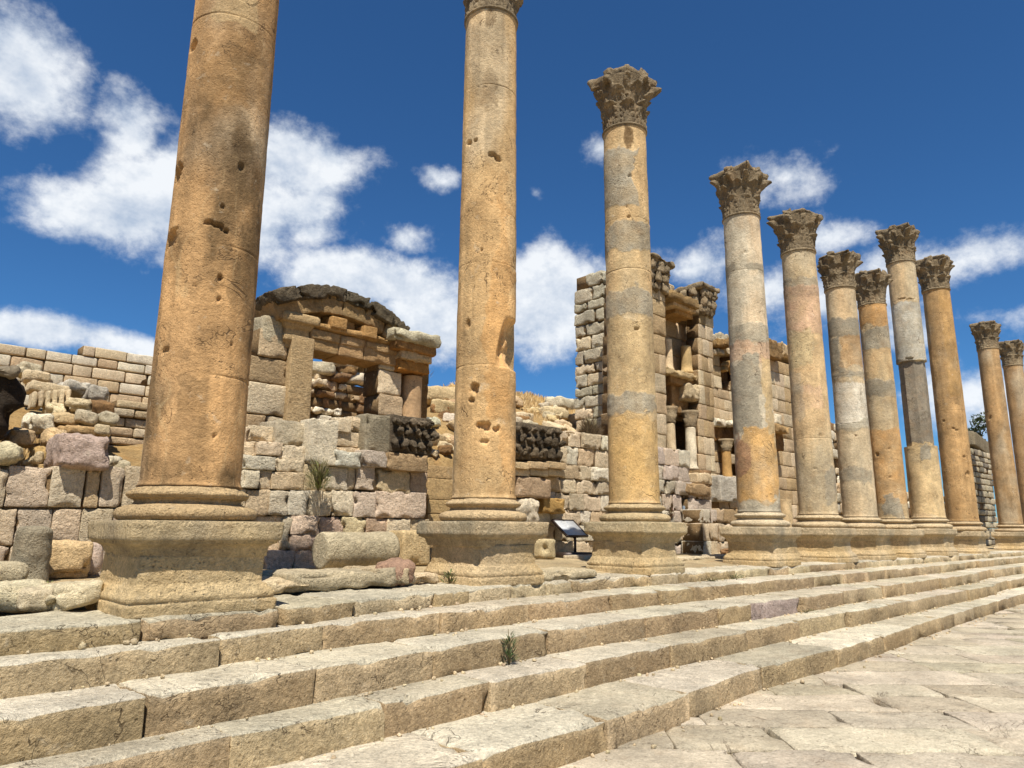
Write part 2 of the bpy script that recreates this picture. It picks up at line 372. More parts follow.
# palettes (albedo)
TAN = lin((206, 176, 132)); BUFF = lin((217, 193, 152)); PALE = lin((221, 206, 174)); GREY = lin((190, 175, 143)); PINK = lin((213, 188, 157)); PURP = lin((205, 184, 160)); ORNG = lin((182, 128, 66)); BRWN = lin((140, 106, 68)); DARK = lin((84, 72, 58))
P_ashlar = [TAN, BUFF, BUFF, PALE, GREY, TAN, PINK]; P_pink = [PURP, PINK, PURP, GREY, PALE]; P_rubble = [BUFF, GREY, TAN, PALE, BRWN, BUFF]
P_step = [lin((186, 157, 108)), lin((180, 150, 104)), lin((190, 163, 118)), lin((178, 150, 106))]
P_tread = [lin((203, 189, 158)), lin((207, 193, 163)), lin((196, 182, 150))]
P_pave = [lin((183, 168, 139)), lin((188, 173, 144)), lin((175, 160, 131)), lin((184, 168, 142))]
# ------------------------------------------------------------------ ground, street, steps, terrain
def grid_sheet(name, x0, x1, y0, y1, nx, ny, zf, mat, colf):
    xs = np.linspace(x0, x1, nx); ys = np.linspace(y0, y1, ny); X, Y = np.meshgrid(xs, ys); X = X.ravel(); Y = Y.ravel()
    v = np.stack([X, Y, zf(X, Y)], 1); i = np.arange(ny-1)[:, None]*nx; j = np.arange(nx-1)[None, :]
    f = np.stack([i+j, i+j+1, i+nx+j+1, i+nx+j], -1).reshape(-1, 4)
    mb = MB(); mb.add(v, f, colf(v)); o = mb.build(name, mat, origin=(0, 0, 0)); o['kind'] = 'structure'; return o
grid_sheet('ground', -1500, 1500, -1500, 1500, 3, 3, lambda x, y: x*0-.09, M_earth, lambda v: lin((176, 150, 108)))
def build_street():
    mb = MB(); c45 = math.cos(math.radians(45)); v_ = -14.0
    while v_ < 34:
        w = rng.uniform(.55, .95); u = -16+rng.uniform(0, 1)
        while u < 26:
            l = rng.uniform(.8, 1.9); uc, vc = u+l/2, v_+w/2
            x, y = uc*c45+vc*c45, -uc*c45+vc*c45
            dist = math.hypot(x, y)
            if -3 < x < 42 and -11 < y < 4.7 and (x+y) > -2:
                near = dist < 14
                dim = (l-(rng.uniform(.0, .007) if rng.random() < .7 else rng.uniform(.008, .022)), w-(rng.uniform(.0, .006) if rng.random() < .8 else rng.uniform(.010, .02)), .16)
                sk = rng.normal(0, .009, 4)
                def shp(p, sk=sk, dim=dim):
                    p = p.copy(); a = p[:, 0]/dim[0]; b = p[:, 1]/dim[1]
                    p[:, 1] += sk[0]*a+sk[1]*a*b; p[:, 0] += sk[2]*b; return p
                block(mb, (x, y, -.08+rng.normal(0, .003)), dim, pick(P_pave), r=.010, amp=.006, freq=2.8, seg=.075 if near else .3, rot=-math.pi/4+rng.normal(0, .006), tilt=(rng.normal(0, .003), rng.normal(0, .003)), shape=shp, chips=.12, cvar=.14)
            u += l
        v_ += w
    o = mb.build('street_paving', M_pave, origin=(0, 0, 0)); o['kind'] = 'structure'
build_street()

FRONT = {
 'A': [(-4, 3.55), (2, 3.72), (3.7, 3.83), (5.9, 3.9), (7.5, 4.1), (10.5, 4.05), (14.2, 4.24), (21.8, 4.45), (45, 4.6)],
 'B': [(-4, 4.3), (1, 4.48), (3.1, 4.54), (7, 4.72), (9.6, 4.75), (20.9, 4.8), (22.5, 5.0), (45, 5.1)],
 'C': [(-4, 4.5), (1.5, 4.75), (5.8, 5.18), (9, 5.16), (17, 5.25), (22, 5.28), (23.2, 5.5), (45, 5.55)],
 'D': [(-4, 5.0), (1.5, 5.27), (3.3, 5.55), (6.5, 5.77), (10.4, 5.84), (22, 5.86), (24, 6.0), (45, 6.05)],
 'E': [(-4, 5.3), (1.2, 5.50), (2.6, 5.60), (4.2, 5.95), (5.5, 6.17), (8.5, 6.36), (14, 6.4), (45, 6.4)]}
def fy(k, x): return np.interp(x, [a for a, b in FRONT[k]], [b for a, b in FRONT[k]])
ZT = {'A': .24, 'B': .48, 'C': .72, 'D': .92, 'E': 1.07}
steps = thing('stone_steps', 'flight of long worn limestone steps between the street and the colonnade', 'steps', (9, 4.8, 0))
def build_step(k, zlow, depth, ls):
    mb = MB(); x = -3.5+rng.uniform(0, .5); zt = ZT[k]
    while x < 42:
        l = rng.uniform(*ls)*(1.0 if x < 16 else 1.5); xc = x+l/2; a = math.atan2(fy(k, x+l)-fy(k, x), l)
        h = zt-zlow+.06+rng.normal(0, .004); near = xc < 13
        col = pick(P_step)
        if k == 'E' and rng.random() < .5: col = jit(lin((200, 178, 138)))
        if k in 'BC' and 9.5 < xc < 10.6: col = jit(lin((176, 154, 140)), .04)
        dep = depth
        def shp(p, l=l, s=int(rng.integers(1e5)), h=h):
            p = p.copy(); top = np.clip(p[:, 2]/h+.5, 0, 1)
            w = fbm(np.stack([p[:, 0]*1.3+s, p[:, 1]*1.3, p[:, 2]*0], 1), 4, 3)
            p[:, 2] += w*.02*top; 
            edge = np.clip((-(p[:, 1]/dep)-.40)/.10, 0, 1)**1.5*top
            p[:, 2] -= edge*(.004+.05*np.clip(fbm(np.stack([p[:, 0]*3+s, p[:, 0]*0, p[:, 0]*0], 1), 6, 3), 0, 1)); return p
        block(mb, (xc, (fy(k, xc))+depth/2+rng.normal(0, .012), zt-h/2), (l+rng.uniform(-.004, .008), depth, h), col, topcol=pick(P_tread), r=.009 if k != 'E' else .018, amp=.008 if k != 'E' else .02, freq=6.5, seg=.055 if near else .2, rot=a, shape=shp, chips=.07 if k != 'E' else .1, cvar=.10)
        x += l
    return mb.build('step', M_step, steps)
build_step('A', 0, .95, (.9, 1.9)); build_step('B', .24, .78, (.9, 1.8)); build_step('C', .48, .85, (.8, 1.7)); build_step('D', .72, .75, (.8, 1.6)); build_step('E', .92, .9, (.5, 1.3))
def zfrom(x, y, py):
    a = np.array([x, y, -EYE]); k = (384-py)/F
    # (up.a + up_z z) = k (fw.a + fw_z z)
    return (k*(_fw@a)-_up@a)/(_up[2]-k*_fw[2])
# portico floor: earth and worn flagstones behind the top step
grid_sheet('portico_floor', -4, 45, 7.0, 11.5, 200, 26, lambda x, y: 1.03+.09*np.clip((y-6.6)/1.2, 0, 1)+.05*fbm(np.stack([x, y, x*0], 1)*1.7, 3, 4), M_earth, lambda v: np.clip(lin((190, 168, 128))*(1+.3*fbm(v*.8, 4, 3))[:, None], 0, 1))
def hill_z(x, y):
    # left: gentle bank behind the low wall, middle: steep rubble bank, dropping away behind the fountain building
    m = 1/(1+np.exp(-(x-8-(y-12)*.9)/.35))
    left = np.interp(y, [10.2, 10.6, 12, 14, 17, 30, 60], [1.0, 2.0, 2.9, 3.7, 4.0, 4.3, 5.0])
    mid = np.interp(y, [11.3, 11.9, 13, 15, 17, 19.5, 22, 60], [1.0, 2.4, 3.6, 5.0, 6.0, 6.95, 7.2, 6.0])
    z = left*(1-m)+mid*m
    cut = 1/(1+np.exp((x-(15.2+(y-11.5)*1.15))/.35))
    z = 1.0+(z-1.0)*cut
    n = fbm(np.stack([x*.9, y*.9, x*0], 1), 11, 5)
    return z+n*.5*np.clip((y-10.6)/2, 0, 1)*np.clip((z-1)/2, 0, 1)
def hill_col(v):
    n = fbm(v*.7, 2, 4)[:, None]; g = np.clip(.5+n*3, 0, 1)
    return lin((186, 150, 92))*g+lin((168, 138, 92))*(1-g)
grid_sheet('hill', -12, 45, 10.2, 60, 280, 240, hill_z, M_earth, hill_col)
# ------------------------------------------------------------------ columns
def tube(mb, pts, rad, col, seed=0, n=8, amp=.0):
    pts = np.array(pts, float); m = len(pts); rad = np.broadcast_to(rad, (m,)); V = []
    for i in range(m):
        t = pts[min(i+1, m-1)]-pts[max(i-1, 0)]; t /= np.linalg.norm(t)+1e-9
        a = np.cross(t, (0, 0, 1.)) if abs(t[2]) < .9 else np.cross(t, (1., 0, 0)); a /= np.linalg.norm(a); b = np.cross(t, a)
        for k in range(n):
            q = 2*math.pi*k/n; V.append(pts[i]+(a*math.cos(q)+b*math.sin(q))*rad[i])
    V = np.array(V)
    if amp: V = V+np.stack([fbm(V*9+seed, s, 2) for s in (1, 2, 3)], 1)*amp*2
    f = [(i*n+k, i*n+(k+1) % n, (i+1)*n+(k+1) % n, (i+1)*n+k) for i in range(m-1) for k in range(n)]
    mb.add(V, [np.array(f), np.arange(n)[::-1][None, :], (np.arange(n)+(m-1)*n)[None, :]], col)
CAPC = lin((136, 119, 92))
def capital(parent, c, rb, H, seed, broken=(), twist=0., tint=(1, 1, 1), mat=None, tiltz=0., res=1.):
    """corinthian capital: a bell carved with two rows of acanthus leaves and corner volutes; the abacus is its child"""
    mb = MB(); c = np.array(c, float); col = CAPC*np.array(tint); s = rb/.36; r_ = np.random.default_rng(seed)
    lathe(mb, c, [(rb*.9, -.06*s), (rb*1.0, -.05*s), (rb*1.07, -.035*s), (rb*1.08, -.01*s), (rb*1.0, .015*s), (rb*.9, .02*s)], col*1.15, 64, amp=.006*s, seed=seed+1, cap=False)
    zs = np.linspace(0, H*.88, int(95*res))
    def dfun(TH, Z):
        t = Z/H; D = np.zeros_like(TH); N3 = np.stack([np.cos(TH), np.sin(TH), t*1.6], 1)
        wob = fbm(N3*3+seed, 5, 3)
        for tier, (h0, h1, off, wid, th, ov) in enumerate(((0.0, .40, 0., .44, .055, .20), (.0, .68, .5, .40, .05, .23))):
            for k in range(8):
                hh = h1*r_.uniform(.93, 1.05); a = twist+(k+off)*math.pi/4+r_.normal(0, .02); brk = r_.uniform(.8, 1.1) if r_.random() > .18 else r_.uniform(.15, .5)
                u = np.mod(TH-a+math.pi, 2*math.pi)-math.pi; v = (t-h0)/hh; vc = np.clip(v, 0, 1)
                lob = np.abs(np.sin(vc*math.pi*3.6+.35))**.7
                w = wid*(.62+.38*lob)*np.where(vc > .8, np.sqrt(np.clip(1-((vc-.8)/.22)**2, 0, 1)), 1)*(1-.10*vc)
                q = np.abs(u)/np.maximum(w, 1e-3); body = np.clip((1-q)/.28, 0, 1)**.7
                rel = th*(1+.6*np.cos(u/wid*math.pi*3.0+vc*2)*(1-.4*vc))-.035*np.exp(-(u/.035)**2)*(vc < .85)+ov*brk*np.clip((vc-.5)/.5, 0, 1)**2.2*(1-.45*np.clip(q, 0, 1)**2)
                rel = rel-.03*(1-lob)*np.clip(q, 0, 1)*(vc < .85)
                val = np.where((v > -.05) & (v < 1.0), body*rel, 0)
                D = np.maximum(D, val)
        for k in range(4):
            a = twist+(k+.5)*math.pi/2; u = np.mod(TH-a+math.pi, 2*math.pi)-math.pi; full = 1 if k not in broken else .35; v = np.clip((t-.50)/.34, 0, 1)
            wv = .13+.10*(1-v); sp = np.clip((1-np.abs(u)/wv)/.35, 0, 1)**.6
            groove = 1-.16*np.exp(-((np.abs(u)-wv*.5)/.03)**2)
            D = np.maximum(D, np.where((t > .5) & (t < .86), sp*(.05+.52*full*v**1.6)*groove*np.where(t > .80, np.sqrt(np.clip(1-((t-.80)/.065)**2, .0, 1)), 1), 0))
            for sg in (-1, 1):
                a2 = twist+k*math.pi/2+sg*(.30-.18*np.clip((t-.5)/.3, 0, 1)); u = np.mod(TH-a2+math.pi, 2*math.pi)-math.pi
                D = np.maximum(D, np.where((t > .46) & (t < .82), np.clip((1-np.abs(u)/.085)/.4, 0, 1)**.6*(.05+.13*np.clip((t-.46)/.34, 0, 1)**1.4), 0))
            u = np.mod(TH-twist-k*math.pi/2+math.pi, 2*math.pi)-math.pi; rr = np.sqrt((u/.16)**2+((t-.83)/.07)**2); D = np.maximum(D, .2*np.clip(1.2-rr, 0, 1)**.5*(rr < 1.2))
        ero = np.clip(.92+2.2*fbm(N3*1.4+seed*3, 9, 3), .25, 1.1)
        D = D*ero+.10*wob*.5+.09*fbm(N3*9+seed, 4, 3)*np.clip(D*8, .2, 1)-.05*np.clip(fbm(N3*16+seed, 14, 2)-.05, 0, 1)*3*np.clip(D*6, 0, 1)
        return -D*rb*1.3
    lathe(mb, c, [(rb*(.95+.36*np.clip(z/H, 0, 1)**1.8), z) for z in zs], col, int(230*res), seed=seed, cap=False, dfun=dfun, colf=lambda TH, Z, v: np.tile(col, (len(TH), 1))*(1+.7*fbm(v*5+seed, 2, 4))[:, None])
    o = mb.build('capital', mat or M_carved, parent)
    ab = MB(); ns = 30; t = np.linspace(-1, 1, ns, endpoint=False); R = []
    for k in range(4):
        A = twist+k*math.pi/2
        for tt in t:
            d = rb*1.28*(.80+.20*tt*tt)*(1-.10*max(0, abs(tt)-.9)/.1); x, y = d, tt*rb*1.25
            br = 1.0
            for kb in broken:
                if (kb == k and tt > .2): br = 1-.30*(tt-.2)
                if ((kb+1) % 4 == k and tt < -.2): br = 1-.30*(-tt-.2)
            R.append((br*(x*math.cos(A)-y*math.sin(A)), br*(x*math.sin(A)+y*math.cos(A))))
    R = np.array(R); n = len(R); prof = [(.55, H*.80), (.84, H*.815), (.93, H*.83), (.95, H*.87), (1.0, H*.90), (1.04, H*.96), (1.0, H*1.0), (.8, H*1.015), (.4, H*1.02), (.05, H*1.02)]
    prof = dense(prof[:7], .03)+prof[7:]; P = np.concatenate([np.concatenate([R*k, np.full((n, 1), z)], 1) for k, z in prof])
    e = fbm(P*6+seed*1.3, 3, 4, .6); P[:, :2] *= (1+.24*e-.10*np.clip(fbm(P*3+seed, 6, 2), 0, 1))[:, None]; P[:, 2] += .10*s*fbm(P*4+seed*2.1, 7, 4)*np.clip((P[:, 2]/H-.86)/.14, 0, 1)+tiltz*P[:, 0]*np.clip((P[:, 2]/H-.9)/.1, 0, 1)
    i = np.arange(len(prof)-1)[:, None]*n; j = np.arange(n)[None, :]; j2 = (j+1) % n
    f = np.stack([i+j, i+j2, i+n+j2, i+n+j], -1).reshape(-1, 4)
    ab.add(P+c, [f, (np.arange(n)+(len(prof)-1)*n)[None, :]], np.tile(col*1.05, (len(P), 1))*(1+.4*fbm(P*5, 2, 3))[:, None])
    ab.build('abacus', mat or M_carved, o)
    for k in range(4):
        if r_.random() < .25: continue
        e2 = np.array([math.cos(twist+k*math.pi/2), math.sin(twist+k*math.pi/2), 0]); fl = MB()
        block(fl, c+e2*rb*1.14+np.array([0, 0, H*.94]), (.10*s, .20*s, .16*s), col*1.1, r=.03*s, amp=.04*s, freq=9, seed=seed+70+k, seg=.03, rot=twist+k*math.pi/2, chips=.1); fl.build('fleuron', mat or M_carved, o)
    return o

C_GREY = lin((158, 147, 124)); C_BUFF = lin((196, 168, 122)); C_ORG = lin((192, 148, 94)); C_PALE = lin((206, 190, 158)); C_PNK = lin((190, 156, 124)); C_RED = lin((140, 92, 74)); C_TAN = lin((176, 134, 80)); C_BRN = lin((164, 122, 74)); C_DKB = lin((120, 96, 64))
def stone_column(label, x, y, dia, zpl, ztop, base_col, patches=(), holes=(), joints=(), nth=110, dz=.03, capH=1.0, seed=1, broken=(), ped=1.0, capscale=1.0, twist=0., chunk=None, octo=None, pedcol=(lin((210, 186, 146)), lin((176, 158, 126))), zb=1.07, tint=(1, 1, 1), streak=.25, taper=.92, dark=0., tiltz=0., caprough=None, pederode=.03, wide=None):
    base_col = soft(base_col, .09); th_ = thing('stone_column', label, 'column', (x, y, zb), 'columns standing along the top of the steps')
    c0 = np.array([x, y, 0.]); hp = zpl-zb; R = dia/2; seedv = seed*3.7
    k = hp/.74*1.0; w = ped*.5/.5
    def ramp(z): return z*k
    mb = MB(); prof = dense([(.58*w, ramp(-.02)), (.585*w, ramp(.075)), (.58*w, ramp(.085)), (.567*w, ramp(.09)), (.572*w, ramp(.10)), (.578*w, ramp(.125)), (.572*w, ramp(.15)), (.562*w, ramp(.155)), (.558*w, ramp(.17)), (.54*w, ramp(.19)), (.535*w, ramp(.205)), (.53*w, ramp(.21)), (.51*w, ramp(.22)), (.507*w, ramp(.46))], .022)
    def pc(p):
        n = fbm(p*1.6+seedv, 3, 4)[:, None]*3+.5; n = np.clip(n, 0, 1); return pedcol[0]*n+lin((208, 178, 128))*(1-n)
    squaremould(mb, (x, y, zb), prof, BUFF, ns=44, amp=.007, freq=9, seed=seed, erode=pederode*1.1, colf=pc); mb.build('pedestal', M_ashlar, th_)
    mb = MB(); prof = dense([(.503*w, ramp(.44)), (.513*w, ramp(.45)), (.515*w, ramp(.475)), (.522*w, ramp(.48)), (.525*w, ramp(.505)), (.535*w, ramp(.525)), (.56*w, ramp(.543)), (.588*w, ramp(.552)), (.592*w, ramp(.572)), (.602*w, ramp(.577)), (.608*w, ramp(.585)), (.606*w, ramp(.735)), (.59*w, ramp(.74)), (.3, ramp(.743)), (.02, ramp(.743))], .03)
    def pc2(p):
        n = np.clip(fbm(p*1.9+seedv*2, 3, 4)[:, None]*3+.5, 0, 1); return pedcol[1]*n+pedcol[0]*(1-n)
    squaremould(mb, (x, y, zb), prof, GREY, ns=44, amp=.007, freq=8, seed=seed+3, erode=pederode, colf=pc2); mb.build('pedestal_cap', M_ashlar, th_)
    # attic base
    b = R; z0 = zpl
    pts = [(1.28*b, 0), (1.30*b, .005*b)]
    pts += [(1.27*b+.13*b*math.sin(a), .14*b-.135*b*math.cos(a)) for a in np.linspace(.2, math.pi-.2, 9)]
    pts += [(1.25*b, .285*b), (1.235*b, .30*b), (1.17*b, .315*b), (1.09*b, .345*b), (1.06*b, .39*b), (1.07*b, .425*b), (1.12*b, .45*b), (1.175*b, .46*b), (1.18*b, .475*b)]
    pts += [(1.16*b+.065*b*math.sin(a), .54*b-.06*b*math.cos(a)) for a in np.linspace(.25, math.pi-.25, 8)]
    pts += [(1.13*b, .612*b), (1.12*b, .635*b), (1.07*b, .655*b), (1.03*b, .69*b), (1.02*b, .72*b), (.9*b, .725*b)]
    mb = MB(); rr = np.random.default_rng(seed)
    chipa = rr.uniform(0, 6.28, 5)
    def bd(TH, Z): 
        n = fbm(np.stack([np.cos(TH)*2, np.sin(TH)*2, Z*3], 1)+seedv, 5, 3); return .10*b*np.clip(n-.06, 0, 1)*2
    lathe(mb, (x, y, z0), pts, BUFF, 96, amp=.010, freq=6, seed=seed, dfun=bd, colf=lambda TH, Z, v: base_col*.35+pedcol[0]*.65+0*v)
    mb.build('base', M_ashlar, th_)
    # shaft
    ztop = ztop-R*taper*(ztop-EYE)/math.hypot(x, y)
    zs0 = zpl+.70*b; Hs = ztop-zs0
    v2 = np.array([x, y]); v2 = v2/np.linalg.norm(v2)          # view direction on plan
    def zp(py): return zfrom(x, y, py)-zs0
    pxc = lambda z: 0
    zz = list(np.arange(0, Hs, dz))+[Hs]
    for jz in joints:
        q = zp(jz); zz += [q-.02, q-.009, q-.004, q+.004, q+.009, q+.02]
    if octo: 
        for q in (zp(octo[0]), zp(octo[1])): zz += [q-.012, q-.004, q+.004, q+.012]
    if wide: zz += [zp(wide[0])-.006, zp(wide[0])+.006]
    zz = np.array(sorted(set(np.round([a for a in zz if 0 <= a <= Hs], 4))))
    def rad(z):
        t = z/Hs; r = R*(1-(1-taper)*t**1.35)
        r = r+.05*R*np.clip(1-z/(.16*R), 0, 1)**2+.03*R*np.clip(1-(Hs-z)/(.10*R), 0, 1)**2
        return r
    prof = [(rad(z), z) for z in zz]
    def pw(N3): return fbm(N3*1.5+seedv, 12, 3, .5)*.5+fbm(N3*6+seedv, 15, 3, .6)*.22, fbm(N3*1.9+seedv, 14, 3, .5)*.5+fbm(N3*7+seedv, 16, 3, .6)*.2, fbm(N3*3.6+seedv, 18, 4, .6)
    def UV(TH): return np.cos(TH)*v2[1]-np.sin(TH)*v2[0], -(np.cos(TH)*v2[0]+np.sin(TH)*v2[1])
    def dfun(TH, Z):
        U, Fr = UV(TH); d = np.zeros_like(TH); N3 = np.stack([np.cos(TH)*R, np.sin(TH)*R, Z], 1)
        for jz in joints:
            q = zp(jz)+.02*fbm(np.stack([np.cos(TH)*2, np.sin(TH)*2, Z*0+seed], 1), 3, 2); d += .007*np.clip(.6+3*fbm(N3*1.7+seedv, 33, 2), 0, 1.2)*np.exp(-((Z-q)/.008)**2)
        if holes:
            wob = fbm(N3*14+seedv, 4, 3)*1.5+fbm(N3*40+seedv, 24, 2)*.9
            for (u0, py, wu, hz, dep) in holes:
                q = zp(py); rr_ = np.sqrt(((U-u0)*R/wu)**2+((Z-q)/hz)**2)+wob
                d += np.where(Fr > 0, dep*np.clip((1.15-rr_)/.35, 0, 1), 0)
        n = fbm(N3*3.2+seedv, 7, 4); d += .05*R*np.clip(n-.17, 0, 1)*2          # spalled hollows
        w1, w2, al = pw(N3)
        for (p0, p1, u0, u1, colr, k) in patches:
            if k < .75: continue
            za, zb_ = zp(p1), zp(p0); dd = np.minimum(np.minimum(Z-za, zb_-Z)+w1, np.minimum(U-u0, u1-U)*R*1.2+w2 if (u0 > -1 or u1 < 1) else 9.)
            m = np.clip(dd/.02+.5, 0, 1)*np.where((Fr > -.25) | (u0 <= -1 and u1 >= 1), 1, 0); d += (-.005 if np.array(colr).sum() < 1.1 else .004)*m+.003*al*m
        if chunk:
            (ua, p0, p1, dep) = chunk; q0, q1 = zp(p0), zp(p1); zz_ = np.clip((Z-q1)/(q0-q1), 0, 1); sh = np.sin(math.pi*zz_)**.6*((Z > q1) & (Z < q0))
            edge = ua+.25*fbm(N3*5+seedv, 6, 3)+.35*(zz_-.5)
            d += np.where(Fr > -.3, dep*sh*np.clip((U-edge)/.25, 0, 1)*(1+1.2*fbm(N3*7, 8, 3)), 0)
        if octo:
            m = (Z < zp(octo[0])) & (Z > zp(octo[1])); a = np.mod(TH+octo[2], math.pi/4)-math.pi/8
            ap = R*octo[3]; d += np.where(m, np.array(rad(Z))-ap*math.cos(math.pi/8)/np.cos(a), 0)
        if wide: d -= np.where(Z < zp(wide[0]), wide[1], 0)
        return d
    def colf(TH, Z, v):
        U, Fr = UV(TH); N3 = np.stack([np.cos(TH)*R, np.sin(TH)*R, Z], 1)
        n = fbm(N3*np.array([1.6, 1.6, .7])+seedv, 3, 4)[:, None]
        c = base_col*(1+.7*n)+(C_ORG-base_col)*np.clip(n*2.2+.02, 0, .35)+(C_PALE-base_col)*np.clip(-n*2.2-.05, 0, .4)
        st = fbm(np.stack([np.cos(TH)*4.5*R/.4, np.sin(TH)*4.5*R/.4, Z*.35], 1)+seedv, 5, 4)[:, None]     # vertical rain streaks
        c = c*(1+streak*2*st)
        if dark:
            dn = fbm(N3*np.array([3.2, 3.2, 1.5])+seedv*3, 9, 5, .62)[:, None]; c = c+(C_DKB*.75-c)*np.clip(dn*6-.1+.25*fbm(N3*np.array([1.2, 1.2, .5])+seedv, 19, 2)[:, None]*4, 0, 1)*dark; sc_ = fbm(N3*np.array([2.5, 2.5, 1.2])+seedv*2, 29, 3)[:, None]; c = c+(C_BUFF*1.05-c)*np.clip(1-np.abs(sc_)/.012, 0, 1)*.45*dark
        w1, w2, al = pw(N3)
        for (p0, p1, u0, u1, colr, k) in patches:
            za, zb_ = zp(p1), zp(p0)
            dd = np.minimum(np.minimum(Z-za, zb_-Z)+w1, np.minimum(U-u0, u1-U)*R*1.2+w2 if (u0 > -1 or u1 < 1) else 9.)
            m = np.clip(dd/.02+.5, 0, 1)*np.clip(k+al*.9, 0, 1)*np.where((Fr > -.25) | (u0 <= -1 and u1 >= 1), 1, 0)
            tone = np.array(colr)*(1+.7*n)*(1+streak*st)*(1+.5*al[:, None])
            c = c*(1-m[:, None])+tone*m[:, None]
        return np.clip(c, .02, .8)
    mb = MB(); lathe(mb, (x, y, zs0), prof, base_col, nth, amp=.007, freq=4.5, seed=seed, colf=colf, dfun=dfun); mb.build('shaft', M_shaft, th_)
    capital(th_, (x, y, ztop+.05), R*taper*1.0*capscale, capH, seed*11, broken, twist=twist, tint=tint, tiltz=tiltz, res=1.0 if x < 12 else .75 if x < 26 else .5)
    return th_
# neutral albedo of each shaft, stains and plaster repairs by height (as pixel rows of the photo) and side
stone_column('nearest golden brown column whose shaft runs out of the top of the photo', 2.22, 6.2, .78, 1.75, 9.0, lin((188, 146, 94)),
    patches=[(0, 130, -1, 1, lin((160, 124, 80)), .5), (70, 250, -1.1, .75, C_DKB, .25), (150, 215, -.2, .6, C_DKB*.8, .3), (380, 470, -.35, .05, C_DKB, .35), (235, 330, .62, .86, C_DKB, .6), (20, 40, -.7, .5, C_BUFF, .6), (300, 370, -.5, -.2, C_DKB, .3)],
    holes=[(-.93, 252, .05, .08, .05), (-.95, 188, .05, .09, .05), (-.1, 240, .055, .016, .05), (.05, 241, .05, .022, .06), (.2, 245, .045, .018, .05), (.42, 180, .03, .03, .03), (.1, 223, .02, .02, .03), (.18, 290, .022, .022, .035), (-.75, 360, .03, .03, .03), (.2, 310, .02, .015, .03), (-.9, 66, .03, .04, .04), (-.2, 400, .02, .02, .02), (.35, 440, .02, .015, .02), (-.3, 300, .012, .012, .02), (.55, 350, .015, .015, .02)],
    joints=[258, 382, 40], nth=220, dz=.018, seed=1, dark=.85, ped=.975, pedcol=(lin((208, 182, 136)), lin((168, 150, 118))), streak=.35, taper=.92, pederode=.03)
stone_column('tall pale gold column with an orange streak, its capital cut by the picture top', 6.07, 6.83, .80, 1.80, 9.22, lin((202, 166, 112)),
    patches=[(270, 420, .25, .72, C_ORG, .75), (180, 300, .35, .6, C_ORG, .5), (400, 500, .5, 1.0, C_ORG, .6), (300, 400, .35, 1.2, C_ORG, .55), (20, 120, -.2, .1, C_DKB, .35), (20, 46, -.25, .2, C_DKB, .5)],
    holes=[(-.35, 395, .05, .06, .09), (-.05, 430, .085, .05, .09), (.35, 433, .05, .035, .06), (-.72, 153, .03, .03, .05), (-.5, 153, .035, .03, .06), (.1, 168, .055, .028, .06), (.32, 172, .04, .035, .06), (-.45, 405, .03, .03, .06), (-.62, 330, .03, .05, .04), (.1, 215, .015, .015, .02), (-.2, 260, .02, .02, .03), (-.05, 445, .06, .04, .035)],
    joints=[222, 272, 371, 100], nth=200, dz=.02, streak=.4, seed=2, chunk=(.42, 322, 373, .15), pedcol=(lin((208, 182, 140)), lin((158, 146, 120))), dark=.15, broken=(1,), capH=1.0, pederode=.05)
stone_column('tall yellow column with grey plaster patches standing behind the information panel', 9.47, 7.0, .81, 1.84, 8.88, lin((200, 170, 120)),
    patches=[(160, 207, -1.2, .55, C_GREY, .9), (236, 252, -1.2, 1.2, C_GREY, .85), (298, 322, -1.2, 1.2, C_GREY, .8), (322, 400, -1.2, 1.2, C_BUFF, .8), (398, 416, -1.2, 1.2, C_GREY, .8), (420, 500, -1, 1, lin((200, 162, 102)), .6), (138, 160, .05, .22, C_DKB, .9)],
    holes=[(.2, 148, .05, .12, .02), (.15, 186, .05, .03, .03), (.1, 226, .03, .03, .03), (.3, 335, .05, .02, .05), (.0, 216, .02, .02, .02)], joints=[276, 226], nth=170, dz=.022, seed=3, capH=1.05, broken=(2,), pedcol=(lin((206, 182, 138)), lin((170, 156, 126))), pederode=.06)
stone_column('column with broad grey plaster above an orange patch, left of the pink banded one', 13.62, 7.0, .82, 1.80, 8.52, C_PALE*.95,
    patches=[(268, 277, -1.2, 1.2, C_GREY, .9), (330, 347, -1.2, 1.2, C_GREY, .85), (347, 364, -1.2, 1.2, C_PNK, .7), (364, 432, -1.2, .5, C_GREY, .95), (364, 470, .5, 1.2, C_BUFF, .9), (430, 505, -.8, .8, lin((202, 160, 102)), .85), (428, 470, -1, -.5, lin((158, 116, 92)), .6), (503, 522, -1.2, 1.2, C_GREY, .6), (524, 560, -.9, 1, C_BUFF, .6)],
    holes=[(.1, 258, .03, .04, .02)], joints=[275], nth=140, dz=.025, seed=4, capH=1.05, pedcol=(BUFF, lin((168, 154, 128))))
stone_column('column with a pink band high on its buff shaft and a wide flat topped capital', 16.4, 7.0, .83, 1.80, 8.48, lin((198, 172, 128)),
    patches=[(282, 296, -1.2, 1.2, C_GREY, .8), (290, 336, -1.2, 1.2, C_PNK, .85), (336, 372, -1, .6, lin((176, 156, 116)), .7), (390, 412, -.6, .8, C_PNK, .5), (372, 420, -1.2, -.2, C_GREY, .5), (470, 500, .4, 1.1, C_GREY, .8)],
    holes=[(.1, 334, .03, .015, .03), (.4, 437, .05, .015, .05), (-.5, 437, .04, .015, .04), (.0, 470, .04, .015, .03)], joints=[362, 440], nth=120, dz=.03, seed=5, capH=1.0, broken=(2,), tiltz=.05)
